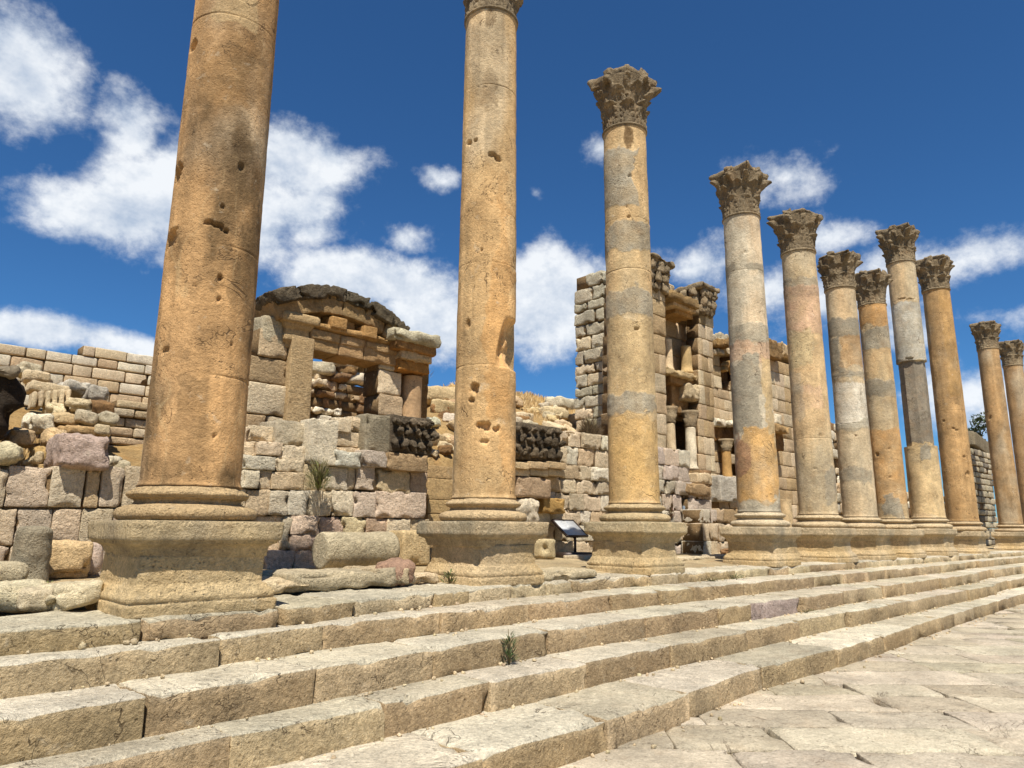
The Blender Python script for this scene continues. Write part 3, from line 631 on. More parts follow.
stone_column('column with ragged dark grey plaster on its upper shaft above a whitish drum', 18.85, 7.0, .80, 1.80, 8.14, lin((196, 172, 132)),
    patches=[(322, 340, -1.2, 1.2, C_GREY*.8, .9), (338, 376, -1.2, -.35, C_GREY*.8, .9), (340, 372, -.3, 1.2, C_ORG, .55), (372, 382, -1.2, 1.2, C_GREY, .85), (382, 428, -1.2, 1.2, lin((206, 194, 170)), .9), (424, 432, -1.2, 1.2, C_GREY, .8), (470, 482, -1.2, .7, C_GREY, .8)],
    holes=[(.15, 438, .035, .03, .05)], joints=[425, 378], nth=110, dz=.03, seed=6, capH=.95, broken=(1,), tiltz=.12)
stone_column('shorter column with orange drum on top, left of the one with octagonal section', 21.15, 7.0, .78, 1.80, 8.2, lin((194, 166, 120)),
    patches=[(300, 330, -1.2, 1.2, C_ORG, .85), (330, 350, -1.2, 1.2, C_GREY, .9), (380, 396, -1.2, 1.2, C_GREY, .8), (430, 505, -1, 1, C_ORG, .7), (498, 520, -.3, .5, C_GREY, .95)],
    holes=[(-.6, 455, .04, .05, .06), (.2, 450, .03, .02, .04), (.1, 478, .04, .02, .04)], joints=[330], nth=110, dz=.03, seed=7, capH=.95)
stone_column('tallest far column, its middle rebuilt as a narrower grey octagonal shaft', 24.15, 7.0, .88, 1.84, 10.35, lin((198, 174, 132)),
    patches=[(303, 364, -1.2, 1.2, lin((184, 176, 156)), .85), (362, 447, -1.2, 1.2, lin((142, 130, 110)), 1.0), (446, 520, -1.2, 1.2, lin((200, 172, 126)), .9), (448, 460, .05, .4, C_GREY, .9)],
    holes=[(-.2, 302, .1, .02, .06), (.4, 303, .1, .016, .05), (-.1, 361, .12, .03, .08)], joints=[303], nth=160, dz=.025, seed=8, capH=1.15, octo=(363, 447, .35, .84), broken=(0,), wide=(447, .02))
stone_column('plain unrepaired tan column just right of the octagonal one', 27.75, 7.0, .92, 1.78, 10.3, lin((178, 142, 92)),
    patches=[(290, 400, .2, 1, lin((176, 138, 84)), .5)], holes=[(.1, 430, .04, .03, .05), (.3, 432, .05, .02, .05), (-.5, 422, .03, .03, .05), (.55, 458, .03, .06, .05), (.65, 475, .06, .09, .05)], joints=[412], nth=110, dz=.03, seed=9, capH=1.15, zb=1.0)
stone_column('nearer brown column of the far pair, right of the dark grey pier', 34.3, 7.0, .82, 1.78, 9.3, lin((172, 138, 92)), holes=[(-.6, 418, .05, .05, .05)], joints=[412], nth=80, dz=.06, seed=10, capH=1.1, zb=1.0)
stone_column('farthest column at the right edge, half hidden behind another brown column', 38.6, 7.0, .82, 1.78, 9.3, lin((168, 134, 90)), nth=80, dz=.06, seed=12, capH=1.1, zb=1.0)
# ------------------------------------------------------------------ ruins behind the colonnade
def pp(px, py, Y): q = aty(px, py, Y); return float(q[0]), float(q[2])
def pxblock(mb, p0, q0, p1, q1, Y, depth, col, **kw):
    """a stone whose front covers the photo's rectangle on the plane y = Y"""
    xm0, _ = pp(p0, (q0+q1)/2, Y); xm1, _ = pp(p1, (q0+q1)/2, Y); _, zt = pp((p0+p1)/2, q0, Y); _, zb = pp((p0+p1)/2, q1, Y)
    block(mb, ((xm0+xm1)/2, Y+depth/2, (zt+zb)/2), (xm1-xm0, depth, zt-zb), col, **kw)
    return ((xm0+xm1)/2, Y+depth/2, zb), (xm1-xm0, depth, zt-zb)
def stone(label, box, Y, depth, col, name='stone_block', cat='stone', group=None, mat=None, **kw):
    mb = MB(); k = dict(r=.03, amp=.03, freq=4, seg=.045, chips=.16, cvar=.18); k.update(kw)
    c, d = pxblock(mb, *box, Y, depth, jit(col, .05, .01), **k); o = mb.build(name, mat or M_rough)
    return tag(o, label, cat, group)
# low wall of large pinkish ashlars on the left
def low_wall():
    t = thing('ashlar_wall', 'low wall of big square purplish grey and pinkish ashlars behind the nearest column', 'wall', (2.0, 10.2, 1.0))
    mb = MB(); Y = 9.9
    rows = [((466, 508), [(-60, -28, PURP), (-28, 6.5, PINK), (7, 50.5, PURP), (51, 84, PALE*.95), (86, 100, TAN*.8), (101, 124, PURP*1.05), (124, 160, GREY), (160, 200, PINK)]),
            ((508, 546), [(-60, -20, PURP), (-20, 15, PINK), (15.5, 51, PURP), (51.5, 80, PINK*1.02), (80.5, 112, GREY*.95), (112, 150, PURP), (150, 200, TAN)]),
            ((546, 584), [(-60, -25, GREY), (-25, 9, PURP), (9, 48, PINK*.95), (48, 80, PURP), (80, 113, PURP*.9), (113, 160, PINK), (160, 200, PURP)])]
    for (q0, q1), bl in rows:
        for a, b, c in bl: pxblock(mb, a, q0+.6, b, q1-.6, Y+rng.normal(0, .012), .55, jit(np.array(c)*.7+BUFF*.32, .04, .01), r=.012, amp=.012, freq=5, seg=.05, chips=.10, cvar=.14)
    xe = pp(-60, 500, Y)[0]
    for (q0, q1), bl in rows:           # the wall goes on beyond the left edge of the photo
        zt, zb = pp(-58, q0+.6, Y)[1], pp(-58, q1-.6, Y)[1]; x = xe
        while x > -7:
            l = rng.uniform(.4, .75); block(mb, (x-l/2, Y+.275+rng.normal(0, .012), (zt+zb)/2), (l-.012, .55, zt-zb), pick([PINK, PURP, GREY, BUFF]), r=.012, amp=.012, freq=5, seg=.08, chips=.10, cvar=.14); x -= l
    plainbox(mb, -7, xe, Y+.05, Y+.5, .9, pp(-58, 470, Y)[1], BACK)
    x0, _ = pp(-60, 500, Y); x1, _ = pp(200, 500, Y); plainbox(mb, x0, x1, Y+.05, Y+.5, .9, pp(60, 470, Y)[1], BACK)
    mb.build('wall_face', M_ashlar, t)
low_wall()
def wall_thing(label, poly, Y, mat, name='ruined_wall', cat='wall', part='wall_face', **kw):
    pl = pxpoly(poly, Y); mb = MB(); wall(mb, pl, Y, **kw)
    o = mb.build(name, mat); return tag(o, label, cat)
def gate_wall():
    """the wall below the gateway, stone by stone: boxes in a 3.49x enlargement of the photo's corner at (200, 400)"""
    t = thing('ruined_wall', 'patched wall of rough pale and pinkish blocks below the ruined gateway', 'wall', (5.5, 10.0, 1.0)); mb = MB(); lich = lin((196, 188, 164)); yel = lin((206, 178, 128)); pk = lin((206, 172, 146)); br = lin((178, 142, 108))
    L_ = [(60, 90, 175, 150, TAN, .3), (175, 90, 265, 145, BUFF, .3), (265, 72, 388, 160, GREY, .2), (480, 58, 530, 112, BUFF, .15), (530, 58, 577, 112, TAN, .2), (480, 112, 577, 165, BUFF, .2), (80, 140, 200, 192, TAN, .15), (200, 145, 290, 194, BUFF, .1), (290, 160, 370, 224, GREY, .12),
      (40, 192, 150, 245, BUFF, .1), (150, 194, 265, 244, lich, .04), (265, 196, 364, 252, BUFF, .08), (60, 245, 150, 308, PALE, .05), (150, 243, 209, 308, PALE, .0), (209, 245, 250, 312, BUFF, .1), (250, 252, 364, 314, TAN, .06),
      (366, 226, 440, 318, yel, .06), (440, 232, 515, 314, PALE, .02), (515, 228, 550, 314, BUFF, .05), (550, 228, 612, 314, lin((208, 184, 158)), .0), (612, 240, 735, 326, yel, .02), (735, 250, 796, 326, br, .06), (448, 164, 567, 232, TAN, .16),
      (40, 308, 160, 402, TAN, .05), (160, 312, 243, 404, TAN, .04), (243, 316, 308, 404, lin((196, 184, 154)), .0), (308, 314, 385, 404, lich, .02), (385, 316, 460, 406, BUFF, .0), (460, 316, 537, 406, PALE, .02), (540, 320, 614, 411, lin((204, 182, 158)), .01), (615, 320, 790, 413, lin((206, 178, 152)), .0),
      (60, 404, 190, 530, GREY, .08), (190, 404, 288, 528, TAN, .1), (288, 404, 320, 526, GREY, .02), (320, 404, 421, 470, pk, .0), (320, 470, 430, 526, pk, .01), (421, 407, 500, 472, lin((204, 164, 142)), .02), (500, 409, 580, 472, lin((216, 196, 140)), .01), (580, 411, 655, 472, br, .03), (655, 413, 736, 472, BUFF, .02), (736, 415, 800, 472, yel, .04),
      (60, 528, 220, 640, GREY, .03), (220, 526, 330, 640, lin((196, 176, 156)), .0), (330, 526, 410, 640, pk, .01), (410, 472, 560, 640, TAN, .06), (560, 472, 690, 640, BUFF, .06), (690, 472, 800, 640, TAN, .03), (567, 150, 800, 250, BRWN, .25)]
    f = 1/3.4925
    for (a, b, c, d, col, dy) in L_:
        rough = .012+.02*rng.random()
        pxblock(mb, 200+a*f, 400+b*f+.15, 200+c*f, 400+d*f-.15, 9.98+dy, .6, soft(jit(np.array(col)*.66+BUFF*.36, .05, .010)), r=.010, amp=rough, freq=5, seg=.045, chips=.14, cvar=.2)
    xa = pp(215, 500, 10.1)[0]; xb = pp(428, 500, 10.1)[0]
    for (a, b, q) in ((215, 304, 445), (304, 366, 440), (366, 428, 450)): plainbox(mb, pp(a, 500, 10.1)[0], pp(b, 500, 10.1)[0], 10.30, 10.75, .9, pp((a+b)/2, q, 10.1)[1], BACK)
    mb.build('wall_face', M_rough, t)
    return t
gate_wall()
stone('tall smooth pale slab with two small holes set upright under the gate opening', (311, 419, 338, 465), 9.93, .4, PALE, amp=.008, chips=.06, r=.012, mat=M_ashlar)
stone('flat lichened white block right of the upright pale slab', (335, 451, 362, 467), 9.90, .5, lin((200, 192, 168)), amp=.025, r=.02)
stone('grey square block at the left end of the course under the carved dark block', (362.5, 450.5, 387.5, 467), 9.88, .5, lin((190, 174, 152)), r=.012, amp=.014)
stone('flat ornamented slab directly under the carved dark block', (388, 453.5, 428, 471), 9.86, .5, lin((182, 152, 112)), r=.012, amp=.022)
# fallen blocks with carving, blackened by weather
def relief_block(label, box, Y, depth, col, seed, dents):
    t = None; mb = MB(); c, d = pxblock(mb, *box, Y, depth, col, r=.03, amp=.015, seg=.06, freq=4, chips=.05, cvar=.2)
    o = mb.build('carved_block', M_black); tag(o, label, 'carved stone')
    r_ = np.random.default_rng(seed); mc = MB(); x0, x1 = c[0]-d[0]/2, c[0]+d[0]/2; n = dents
    for row, (zz, hh) in enumerate(((.82, .14), (.55, .26), (.22, .3))):
        for k in range(n):
            u = (k+.5+(.5 if row % 2 else 0))/n
            if u > 1: continue
            block(mc, (x0+u*d[0], Y-.03, c[2]+zz*d[2]), (d[0]/n*r_.uniform(.5, .85), .2, hh*d[2]*r_.uniform(.7, 1.1)), col*r_.uniform(.7, 1.5), r=.05, amp=.04, freq=8, seg=.03, rot=r_.normal(0, .25), tilt=(r_.normal(0, .3), r_.normal(0, .5)), chips=.1)
    mc.build('carving', M_black, o); return o
relief_block('big blackened block with deeply carved acanthus front at the foot of the right gate pier', (390, 416, 432, 454), 9.95, .7, lin((110, 96, 76)), 5, 5)
stone('smooth grey squarish end of the blackened carved block below the right gate pier', (366, 414, 391, 453), 9.97, .75, lin((150, 138, 112)), r=.03, amp=.012, mat=M_ashlar, seg=.06, name='stone_block')
relief_block('dark carved frieze block with hanging leaf shapes between the second and third columns', (512, 424, 561, 461), 10.9, .7, lin((104, 90, 70)), 9, 6)
# ---- gateway
GY = 12.2
def gateway():
    x, z = pp(330, 440, GY); t = thing('ruined_gateway', 'ruined gateway with broken arched pediment and thick lintel between two stone piers', 'gateway', (x, GY, z))
    def pier(poly, Y, depth, **kw):
        mb = MB(); wall(mb, pxpoly(poly, Y), Y, hs=(.42, .6), ls=(.55, .9), depth=depth, pal=[TAN, BUFF, lin((188, 156, 110))], r=.025, amp=.016, seg=.08, jy=.015, chips=.05, gap=.012, **kw); mb.build('pier', M_ashlar, t)
    pier([(236, 470), (248, 395), (252, 352), (262, 338), (283, 338), (300, 338), (313, 338), (313, 470)], GY, .9)
    mb = MB(); pxblock(mb, 289, 336, 312, 436, GY-.12, .5, jit(lin((192, 162, 118)), .02), r=.02, amp=.012, seg=.08); mb.build('pilaster', M_ashlar, t)
    mb = MB(); pxblock(mb, 262, 316, 284, 344, GY, .7, GREY*.9, r=.05, amp=.03, seg=.07); mb.build('corner_block', M_rough, t)
    pier([(379, 470), (380, 350), (403, 354), (403, 470)], GY, .62)
    # bracket entablature over the left pilaster
    x, z = pp(298, 345, GY-.1); mb = MB()
    squaremould(mb, (x, GY+.18, z), dense([(.20, -.06), (.215, 0), (.26, .06), (.285, .08), (.285, .17), (.25, .18), (.25, .30), (.29, .33), (.31, .40), (.37, .42), (.385, .50), (.38, .56), (.35, .60), (.2, .61), (.05, .61)], .03), lin((194, 164, 118)), ns=18, amp=.008, freq=8, erode=.03, seed=4)
    mb.build('bracket', M_ashlar, t)
    # lintel of three stones with a projecting top moulding
    z0 = pp(345, 356, GY-.1)[1]; z1 = pp(345, 334, GY-.1)[1]; xa = pp(311, 340, GY-.1)[0]; xb = pp(402, 352, GY-.1)[0]
    mb = MB(); ed = [xa, xa+(xb-xa)*.30, xa+(xb-xa)*.57, xb]
    for a, b in zip(ed[:-1], ed[1:]):
        block(mb, ((a+b)/2, GY+.28, (z0+z1)/2), (b-a-.012, .7, z1-z0), jit(lin((186, 152, 106)), .05), r=.02, amp=.014, seg=.07, chips=.06)
        block(mb, ((a+b)/2, GY+.25, z0+(z1-z0)*.72), (b-a-.012, .72, (z1-z0)*.42), jit(lin((190, 156, 110)), .05), r=.02, amp=.012, seg=.07, chips=.06)
    block(mb, ((xa+xb)/2, GY+.32, z1+.04), (xb-xa, 1.0, .12), lin((190, 150, 96)), r=.03, amp=.03, seg=.05, freq=7, chips=.15)
    mb.build('lintel', M_ashlar, t)
    # frieze blocks and two corbels between lintel and pediment
    mb = MB(); n = 6; zt = pp(350, 316, GY)[1]
    for k in range(n):
        a = xa+(xb-xa)*k/n; b = xa+(xb-xa)*(k+1)/n; zz = zt if k < 4 else zt-.25*(k-3)
        block(mb, ((a+b)/2, GY+.5+rng.normal(0, .03), (z1+.1+zz)/2), (b-a-.02, .8, zz-z1-.1), jit(lin((170, 140, 98)), .08), r=.03, amp=.02, seg=.08, chips=.08)
    mb.build('frieze', M_ashlar, t)
    for (a, b, c, d) in ((332, 317, 348, 329), (364, 326, 378, 338)):
        mb = MB(); pxblock(mb, a, b, c, d, GY-.22, .5, lin((184, 142, 88)), r=.03, amp=.015, seg=.05); mb.build('corbel', M_ashlar, t)
    # segmental pediment of wedge stones, black crust on top
    arc = [(277, 308), (300, 302), (323, 301), (346, 305), (368, 313), (388, 326), (404, 341)]
    pts = [pp(a, b, GY-.2) for a, b in arc]
    mb = MB(); mk = MB()
    for (p, q) in zip(pts[:-1], pts[1:]):
        l = math.hypot(q[0]-p[0], q[1]-p[1]); an = math.atan2(q[1]-p[1], q[0]-p[0]); c = ((p[0]+q[0])/2, GY+.35, (p[1]+q[1])/2)
        block(mb, c, (l*1.03, 1.0, .42), jit(lin((160, 132, 92)), .06), r=.015, amp=.02, seg=.06, chips=.1, tilt=(0, -an))
        up_ = .20; block(mk, (c[0]-math.sin(an)*up_, GY+.30+rng.normal(0, .05), c[2]+math.cos(an)*up_+rng.normal(0, .03)), (l*1.05, 1.15, .27), jit(lin((104, 92, 72)), .1), r=.03, amp=.05, freq=5, seg=.05, chips=.3, tilt=(rng.normal(0, .04), -an+rng.normal(0, .05)))
    mb.build('pediment', M_carved, t); mk.build('cornice', M_black, t)
    # broken entablature over the right column
    mb = MB()
    for (a, b, c, d, Y, cc) in ((399, 360, 430, 372, GY-.2, ORNG), (401, 351, 433, 361, GY-.28, TAN), (396, 342, 437, 352, GY-.35, lin((160, 120, 70)))):
        pxblock(mb, a, b, c, d, Y, .8, jit(cc, .05), r=.03, amp=.03, seg=.05, freq=6, chips=.12)
    e = mb.build('entablature', M_carved, t)
    mb = MB(); pxblock(mb, 394, 331, 441, 343, GY-.45, 1.1, lin((196, 184, 152)), r=.06, amp=.05, seg=.06, freq=4, chips=.2); mb.build('top_slab', M_rough, t)
    x, z = pp(414, 470, GY-.05); zt = pp(414, 375, GY-.05)[1]; mb = MB()
    lathe(mb, (x, GY+.15, z), dense([(.25, 0), (.25, .1), (.235, .2), (.225, zt-z-.04), (.235, zt-z-.02), (.22, zt-z), (.02, zt-z)], .08), lin((186, 152, 112)), 40, amp=.008)
    mb.build('column_stub', M_shaft, t)
    mb = MB(); pxblock(mb, 404, 366, 427, 470, GY+.3, .4, lin((150, 116, 72)), r=.03, amp=.02, seg=.1); mb.build('pilaster', M_ashlar, t)
gateway()
wall_thing('collapsed rubble wall seen through the gate opening', [(285, 470), (296, 402), (310, 384), (320, 368), (334, 366), (350, 380), (366, 388), (385, 396), (392, 470)], 17.0, M_rough, hs=(.2, .34), ls=(.25, .6), depth=1.2, pal=P_rubble, r=.05, amp=.09, freq=3.2, seg=.075, jy=.2, rag=.2, chips=.15, gap=.03, hj=.06)
# ---- long pale wall far behind on the left, and terraced courses before it
wall_thing('long pale ashlar wall with a level top on the far terrace at the left', [(-420, 290), (0, 339), (128, 356), (130, 353), (150, 356), (240, 372), (240, 455), (-420, 455)], 30.0, M_ashlar, hs=(.36, .46), ls=(.6, 1.2), depth=.9, pal=[BUFF, PALE, PALE, TAN, BUFF], r=.04, amp=.02, freq=2, seg=.3, jy=.03, gap=.03, name='terrace_wall')
wall_thing('low wall of thin narrow courses below the far terrace wall', [(96, 480), (98, 402), (150, 405), (220, 410), (220, 480)], 12.3, M_ashlar, hs=(.13, .16), ls=(.5, 1.1), depth=.6, pal=[BUFF, TAN, BUFF], r=.02, amp=.012, seg=.3, jy=.02, gap=.02, name='coursed_wall')
# ---- wall between the second and third columns
wall_thing('broken ashlar wall between the second and third columns behind the information panel', [(424, 590), (424, 482), (452, 476), (470, 466), (512, 460), (562, 455), (575, 436), (590, 430), (640, 436), (655, 470), (655, 590)], 11.2, M_rough, hs=(.3, .46), ls=(.3, .75), depth=.7, pal=[TAN, BUFF, BUFF, BUFF, PALE, lin((200, 180, 144))], r=.010, amp=.018, freq=5, seg=.05, jy=.03, chips=.16, gap=.004, rag=.06)
def pilaster_strip():
    x, z = pp(438, 535, 10.6); t = thing('wall_pilaster', 'smooth buff pilaster of flat courses with moulded foot left of the second column', 'pilaster', (x, 10.8, z)); mb = MB()
    for q0, q1 in ((466, 479), (479, 500), (500, 514), (514, 529)): pxblock(mb, 428, q0, 453, q1-.4, 10.6, .5, jit(lin((196, 164, 114)), .03, .01), r=.012, amp=.006, seg=.08)
    mb.build('shaft', M_ashlar, t)
    mb = MB(); pxblock(mb, 425, 529, 456, 534, 10.52, .6, lin((190, 160, 116)), r=.02, amp=.008, seg=.08); pxblock(mb, 423, 533.8, 457, 548, 10.5, .65, lin((186, 156, 112)), r=.02, amp=.012, seg=.08); mb.build('foot', M_ashlar, t)
pilaster_strip()
def long_cornice():
    mb = MB()
    for a, b in ((512, 530), (530.5, 548), (548.5, 566)): pxblock(mb, a, 462, b, 469, 10.75, .6, jit(TAN, .06), r=.02, amp=.015, seg=.06); pxblock(mb, a, 469.5, b, 476, 10.85, .6, jit(BUFF, .06), r=.02, amp=.012, seg=.06)
    tag(mb.build('cornice_course', M_ashlar), 'two thin moulded cornice courses under the dark carved frieze block', 'cornice')
long_cornice()
stone('large rounded ashlar with a vertical ridge below the moulded cornice courses', (519, 477, 552, 498), 10.8, .6, lin((184, 156, 122)), r=.06, amp=.02, mat=M_ashlar)
stone('pair of yellow squared blocks fused in the wall above the information panel', (544, 498, 566, 513), 10.9, .6, lin((182, 144, 84)), r=.03, amp=.025)
stone('crumbling whitish mortar lump beside the second column base', (521, 500, 540, 524), 10.7, .6, lin((206, 190, 160)), r=.1, amp=.08)
# ---- tall stub of rubble masonry left of the fountain building
def masonry_stub():
    Y0 = 13.2; x0 = pp(605, 400, Y0)[0]; L = 1.2; zb = pp(605, 480, Y0)[1]; zt = pp(605, 262, Y0)[1]; mb = MB(); z = zb; k = 0; pal = [lin((190, 178, 148)), lin((178, 166, 136)), BUFF, lin((186, 172, 142))]
    while z < zt:
        h = rng.uniform(.30, .46); sp = L*(rng.uniform(.3, .45) if k % 2 else rng.uniform(.55, .7)); k += 1
        if z+h > zt+.1: break
        top = z+h > zt-.5
        for a, b in ((0, sp), (sp, L)):
            if top and a > 0 and rng.random() < .3: continue
            j = rng.normal(0, .03); block(mb, (x0+.3+rng.normal(0, .02), Y0+(a+b)/2, z+h/2), (.62, b-a-.02+j, h-.018), pick(pal), r=.035, amp=.03, freq=3.5, seg=.055, chips=.16, cvar=.15)
        for xx in (.75, 1.5, 2.2): block(mb, (x0+xx+.2, Y0+L/2, z+h/2), (.74, L*.95, h-.02), pick(pal), r=.04, amp=.03, freq=3.5, seg=.12, chips=.12)
        plainbox(mb, x0+.06, x0+2.4, Y0+.08, Y0+L-.08, z, z+h-.02, BACK); z += h
    tag(mb.build('masonry_stub', M_rough), 'tall narrow stub of grey rubble masonry rising left of the third column', 'wall')
masonry_stub()
# ---- fountain building (two storeys of niches) behind columns three to five
def colonnette(parent, px, q0, q1, Y, r, col=BUFF, cap=True):
    x, zb = pp(px, q1, Y); zt = pp(px, q0, Y)[1]; mb = MB(); h = zt-zb
    lathe(mb, (x, Y, zb), dense([(r*1.25, 0), (r*1.25, .06), (r*1.02, .12), (r*.9, h-.02), (r*.9, h)], .12), jit(col, .03, .01), 28, amp=.006); o = mb.build('colonnette', M_shaft, parent)
    if cap:
        mb = MB(); lathe(mb, (x, Y, zt), [(r*.9, 0), (r*1.05, .05), (r*1.0, .12), (r*1.35, .26), (r*1.15, .28), (r*1.6, .42), (r*1.65, .50), (r*.2, .5)], CAPC*1.3, 20, amp=.04, freq=9); mb.build('capital', M_carved, o)
def fountain():
    Y = 11.3; x, z = pp(690, 456, Y); t = thing('fountain_building', 'two storey ruined facade with niches and broken cornices behind third and fourth columns', 'building', (x, Y, z))
    kw = dict(hs=(.45, .6), ls=(.6, 1.0), pal=[lin((186, 156, 108)), BUFF, TAN], r=.02, amp=.010, seg=.14, jy=.008, chips=.03, gap=.010)
    def wallpart(name, poly, Y, depth, mat=M_ashlar, **k2):
        k = dict(kw); k.update(k2); mb = MB(); wall(mb, pxpoly(poly, Y), Y, depth=depth, **k); return mb.build(name, mat, t)
    wallpart('pier', [(638, 470), (640, 284), (666, 290), (667, 470)], Y, 1.3, ls=(.5, .7))
    wallpart('pier', [(699, 470), (700, 312), (713, 316), (716, 470)], Y, .5, ls=(.3, .45))
    # recess between the piers
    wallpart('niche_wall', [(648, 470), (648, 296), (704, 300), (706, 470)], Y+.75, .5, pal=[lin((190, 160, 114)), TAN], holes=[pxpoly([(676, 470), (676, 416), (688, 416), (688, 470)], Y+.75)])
    mb = MB(); pxblock(mb, 668, 408, 694, 470, Y+1.5, .3, lin((90, 72, 50)), r=.02, amp=.01, seg=.3); mb.build('niche_back', M_rough, t)  # back coloured dark to stand for shade inside the opening
    # capitals on the piers
    for (a, b, c, d, Yc) in ((642, 259, 667, 292, Y-.08), (696, 287, 713, 317, Y-.08)):
        mb = MB(); c_, d_ = pxblock(mb, a+2, b+3, c-2, d, Yc+.08, 1.0, CAPC*1.2, r=.04, amp=.03, seg=.08)
        for row in range(3):
            n = 3
            for k in range(n):
                for face in (0, 1):
                    wid = d_[0] if face == 0 else 1.0
                    if face == 0: pos = (c_[0]-d_[0]/2+(k+.5)*d_[0]/n, Yc+.02-.05*row, c_[2]+d_[2]*(.2+.28*row))
                    else: pos = (c_[0]-d_[0]/2-.06-.04*row, Yc+(k+.5)*wid/n, c_[2]+d_[2]*(.2+.28*row))
                    block(mb, pos, (.24, .24, .34), CAPC*rng.uniform(.9, 1.5), r=.09, amp=.06, freq=7, seg=.05, chips=.1)
        block(mb, (c_[0], Yc+.4, c_[2]+d_[2]*1.0), (d_[0]*1.35, 1.25, .16), CAPC*1.3, r=.04, amp=.06, freq=4, seg=.07, chips=.3)
        mb.build('capital', M_carved, t)
    # jutting entablature in the recess, dark underside
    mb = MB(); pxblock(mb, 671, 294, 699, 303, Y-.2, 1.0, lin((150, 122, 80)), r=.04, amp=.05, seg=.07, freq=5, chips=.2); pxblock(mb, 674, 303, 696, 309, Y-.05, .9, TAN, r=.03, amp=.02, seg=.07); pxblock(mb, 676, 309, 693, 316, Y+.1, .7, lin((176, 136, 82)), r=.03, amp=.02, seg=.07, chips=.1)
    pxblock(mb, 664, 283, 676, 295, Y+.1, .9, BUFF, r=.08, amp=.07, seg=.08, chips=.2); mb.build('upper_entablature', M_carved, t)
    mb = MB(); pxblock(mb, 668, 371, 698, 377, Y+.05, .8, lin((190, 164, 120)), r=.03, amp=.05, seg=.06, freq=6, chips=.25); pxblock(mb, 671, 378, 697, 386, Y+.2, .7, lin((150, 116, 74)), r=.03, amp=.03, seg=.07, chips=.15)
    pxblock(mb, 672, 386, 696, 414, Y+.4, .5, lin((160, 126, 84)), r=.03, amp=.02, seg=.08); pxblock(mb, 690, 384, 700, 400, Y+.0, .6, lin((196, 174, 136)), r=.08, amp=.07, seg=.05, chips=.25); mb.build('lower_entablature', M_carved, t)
    colonnette(t, 672, 424, 470, Y+.45, .15); colonnette(t, 692, 428, 470, Y+.25, .17, PALE); colonnette(t, 669, 340, 371, Y+.5, .13, cap=False); colonnette(t, 687, 347, 374, Y+.4, .17, lin((204, 172, 120)), cap=False)
    # curved back wall (apse), seen between the columns
    YA = 15.0
    arch = [(722, 386), (722, 372)]+[(730+8*math.cos(a), 372-12*math.sin(a)) for a in np.linspace(math.pi, 0, 9)]+[(738, 386)]
    wallpart('apse_wall', [(700, 530), (702, 350), (720, 352), (772, 356), (774, 530)], YA, .7, holes=[pxpoly(arch, YA), pxpoly([(731, 478), (731, 444), (760, 444), (760, 478)], YA)], hs=(.4, .55))
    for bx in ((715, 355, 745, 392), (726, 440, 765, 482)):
        mb = MB(); pxblock(mb, *bx, YA+.6, .2, lin((140, 110, 72)), r=.02, amp=.01, seg=.3); mb.build('niche_back', M_rough, t)  # darker colour puts shade into the backs of the apse niches
    mb = MB(); p0 = pp(730, 373, YA)
    for k in range(7):
        a = math.pi*(k+.5)/7; rr = .42; block(mb, (p0[0]+rr*math.cos(a), YA+.05, p0[1]+rr*math.sin(a)), (.17, .3, .22), jit(lin((196, 156, 96)), .05), r=.02, amp=.01, seg=.08, tilt=(0, -(a-math.pi/2)))
    mb.build('niche_arch', M_ashlar, t)
    for (q, cc, Yc, hh) in ((354, BUFF, YA-.2, 6), (346, lin((150, 118, 74)), YA-.4, 7)):
        mb = MB()
        for a in np.arange(703, 772, 7.5):
            pxblock(mb, a, q-hh+rng.normal(0, .8), a+7.3, q, Yc+rng.normal(0, .05), .9, jit(cc, .1), r=.05, amp=.05, seg=.1, freq=5, chips=.2)
        mb.build('cornice', M_carved, t)
    for a in (709, 722):
        mb = MB(); pxblock(mb, a, 334, a+9, 345, YA-.1, .7, jit(GREY, .1), r=.04, amp=.08, seg=.08, chips=.2); mb.build('broken_top', M_rough, t)
    mb = MB()
    for a in np.arange(708, 768, 9): pxblock(mb, a, 419+rng.normal(0, 1), a+8.8, 426, YA-.45, .8, jit(PALE, .06), r=.06, amp=.06, seg=.1, chips=.25); pxblock(mb, a, 426, a+8.8, 440, YA-.2, .6, jit(lin((140, 104, 62)), .08), r=.05, amp=.05, seg=.1, chips=.2)
    mb.build('middle_cornice', M_carved, t)
    colonnette(t, 728, 452, 486, YA-.35, .2, lin((190, 150, 92)))
    YR = 13.2
    wallpart('wing_wall', [(768, 545), (770, 358), (786, 360), (799, 362), (803, 545)], YR, .9)
    mb = MB(); pxblock(mb, 770, 341, 783, 358, YR-.35, 1.0, lin((144, 114, 74)), r=.03, amp=.07, seg=.07, freq=5, chips=.25); mb.build('cornice_block', M_carved, t); mb = MB(); pxblock(mb, 783, 345, 799, 358, YR-.1, .9, TAN, r=.03, amp=.06, seg=.07, chips=.25); mb.build('cornice_block', M_carved, t)
    mb = MB(); pxblock(mb, 770, 424, 790, 432, YR-.7, 1.4, lin((170, 138, 92)), r=.05, amp=.06, seg=.09, chips=.25); pxblock(mb, 772, 432, 784, 450, YR-.35, .6, lin((140, 104, 62)), r=.06, amp=.05, seg=.09); pxblock(mb, 776, 414, 782, 424, YR-.3, .5, PALE, r=.06, amp=.06, seg=.09); mb.build('lower_entablature', M_carved, t)
    for px in (788,): colonnette(t, px, 500, 545, YR-.6, .26, lin((196, 170, 128)), cap=False)
fountain()
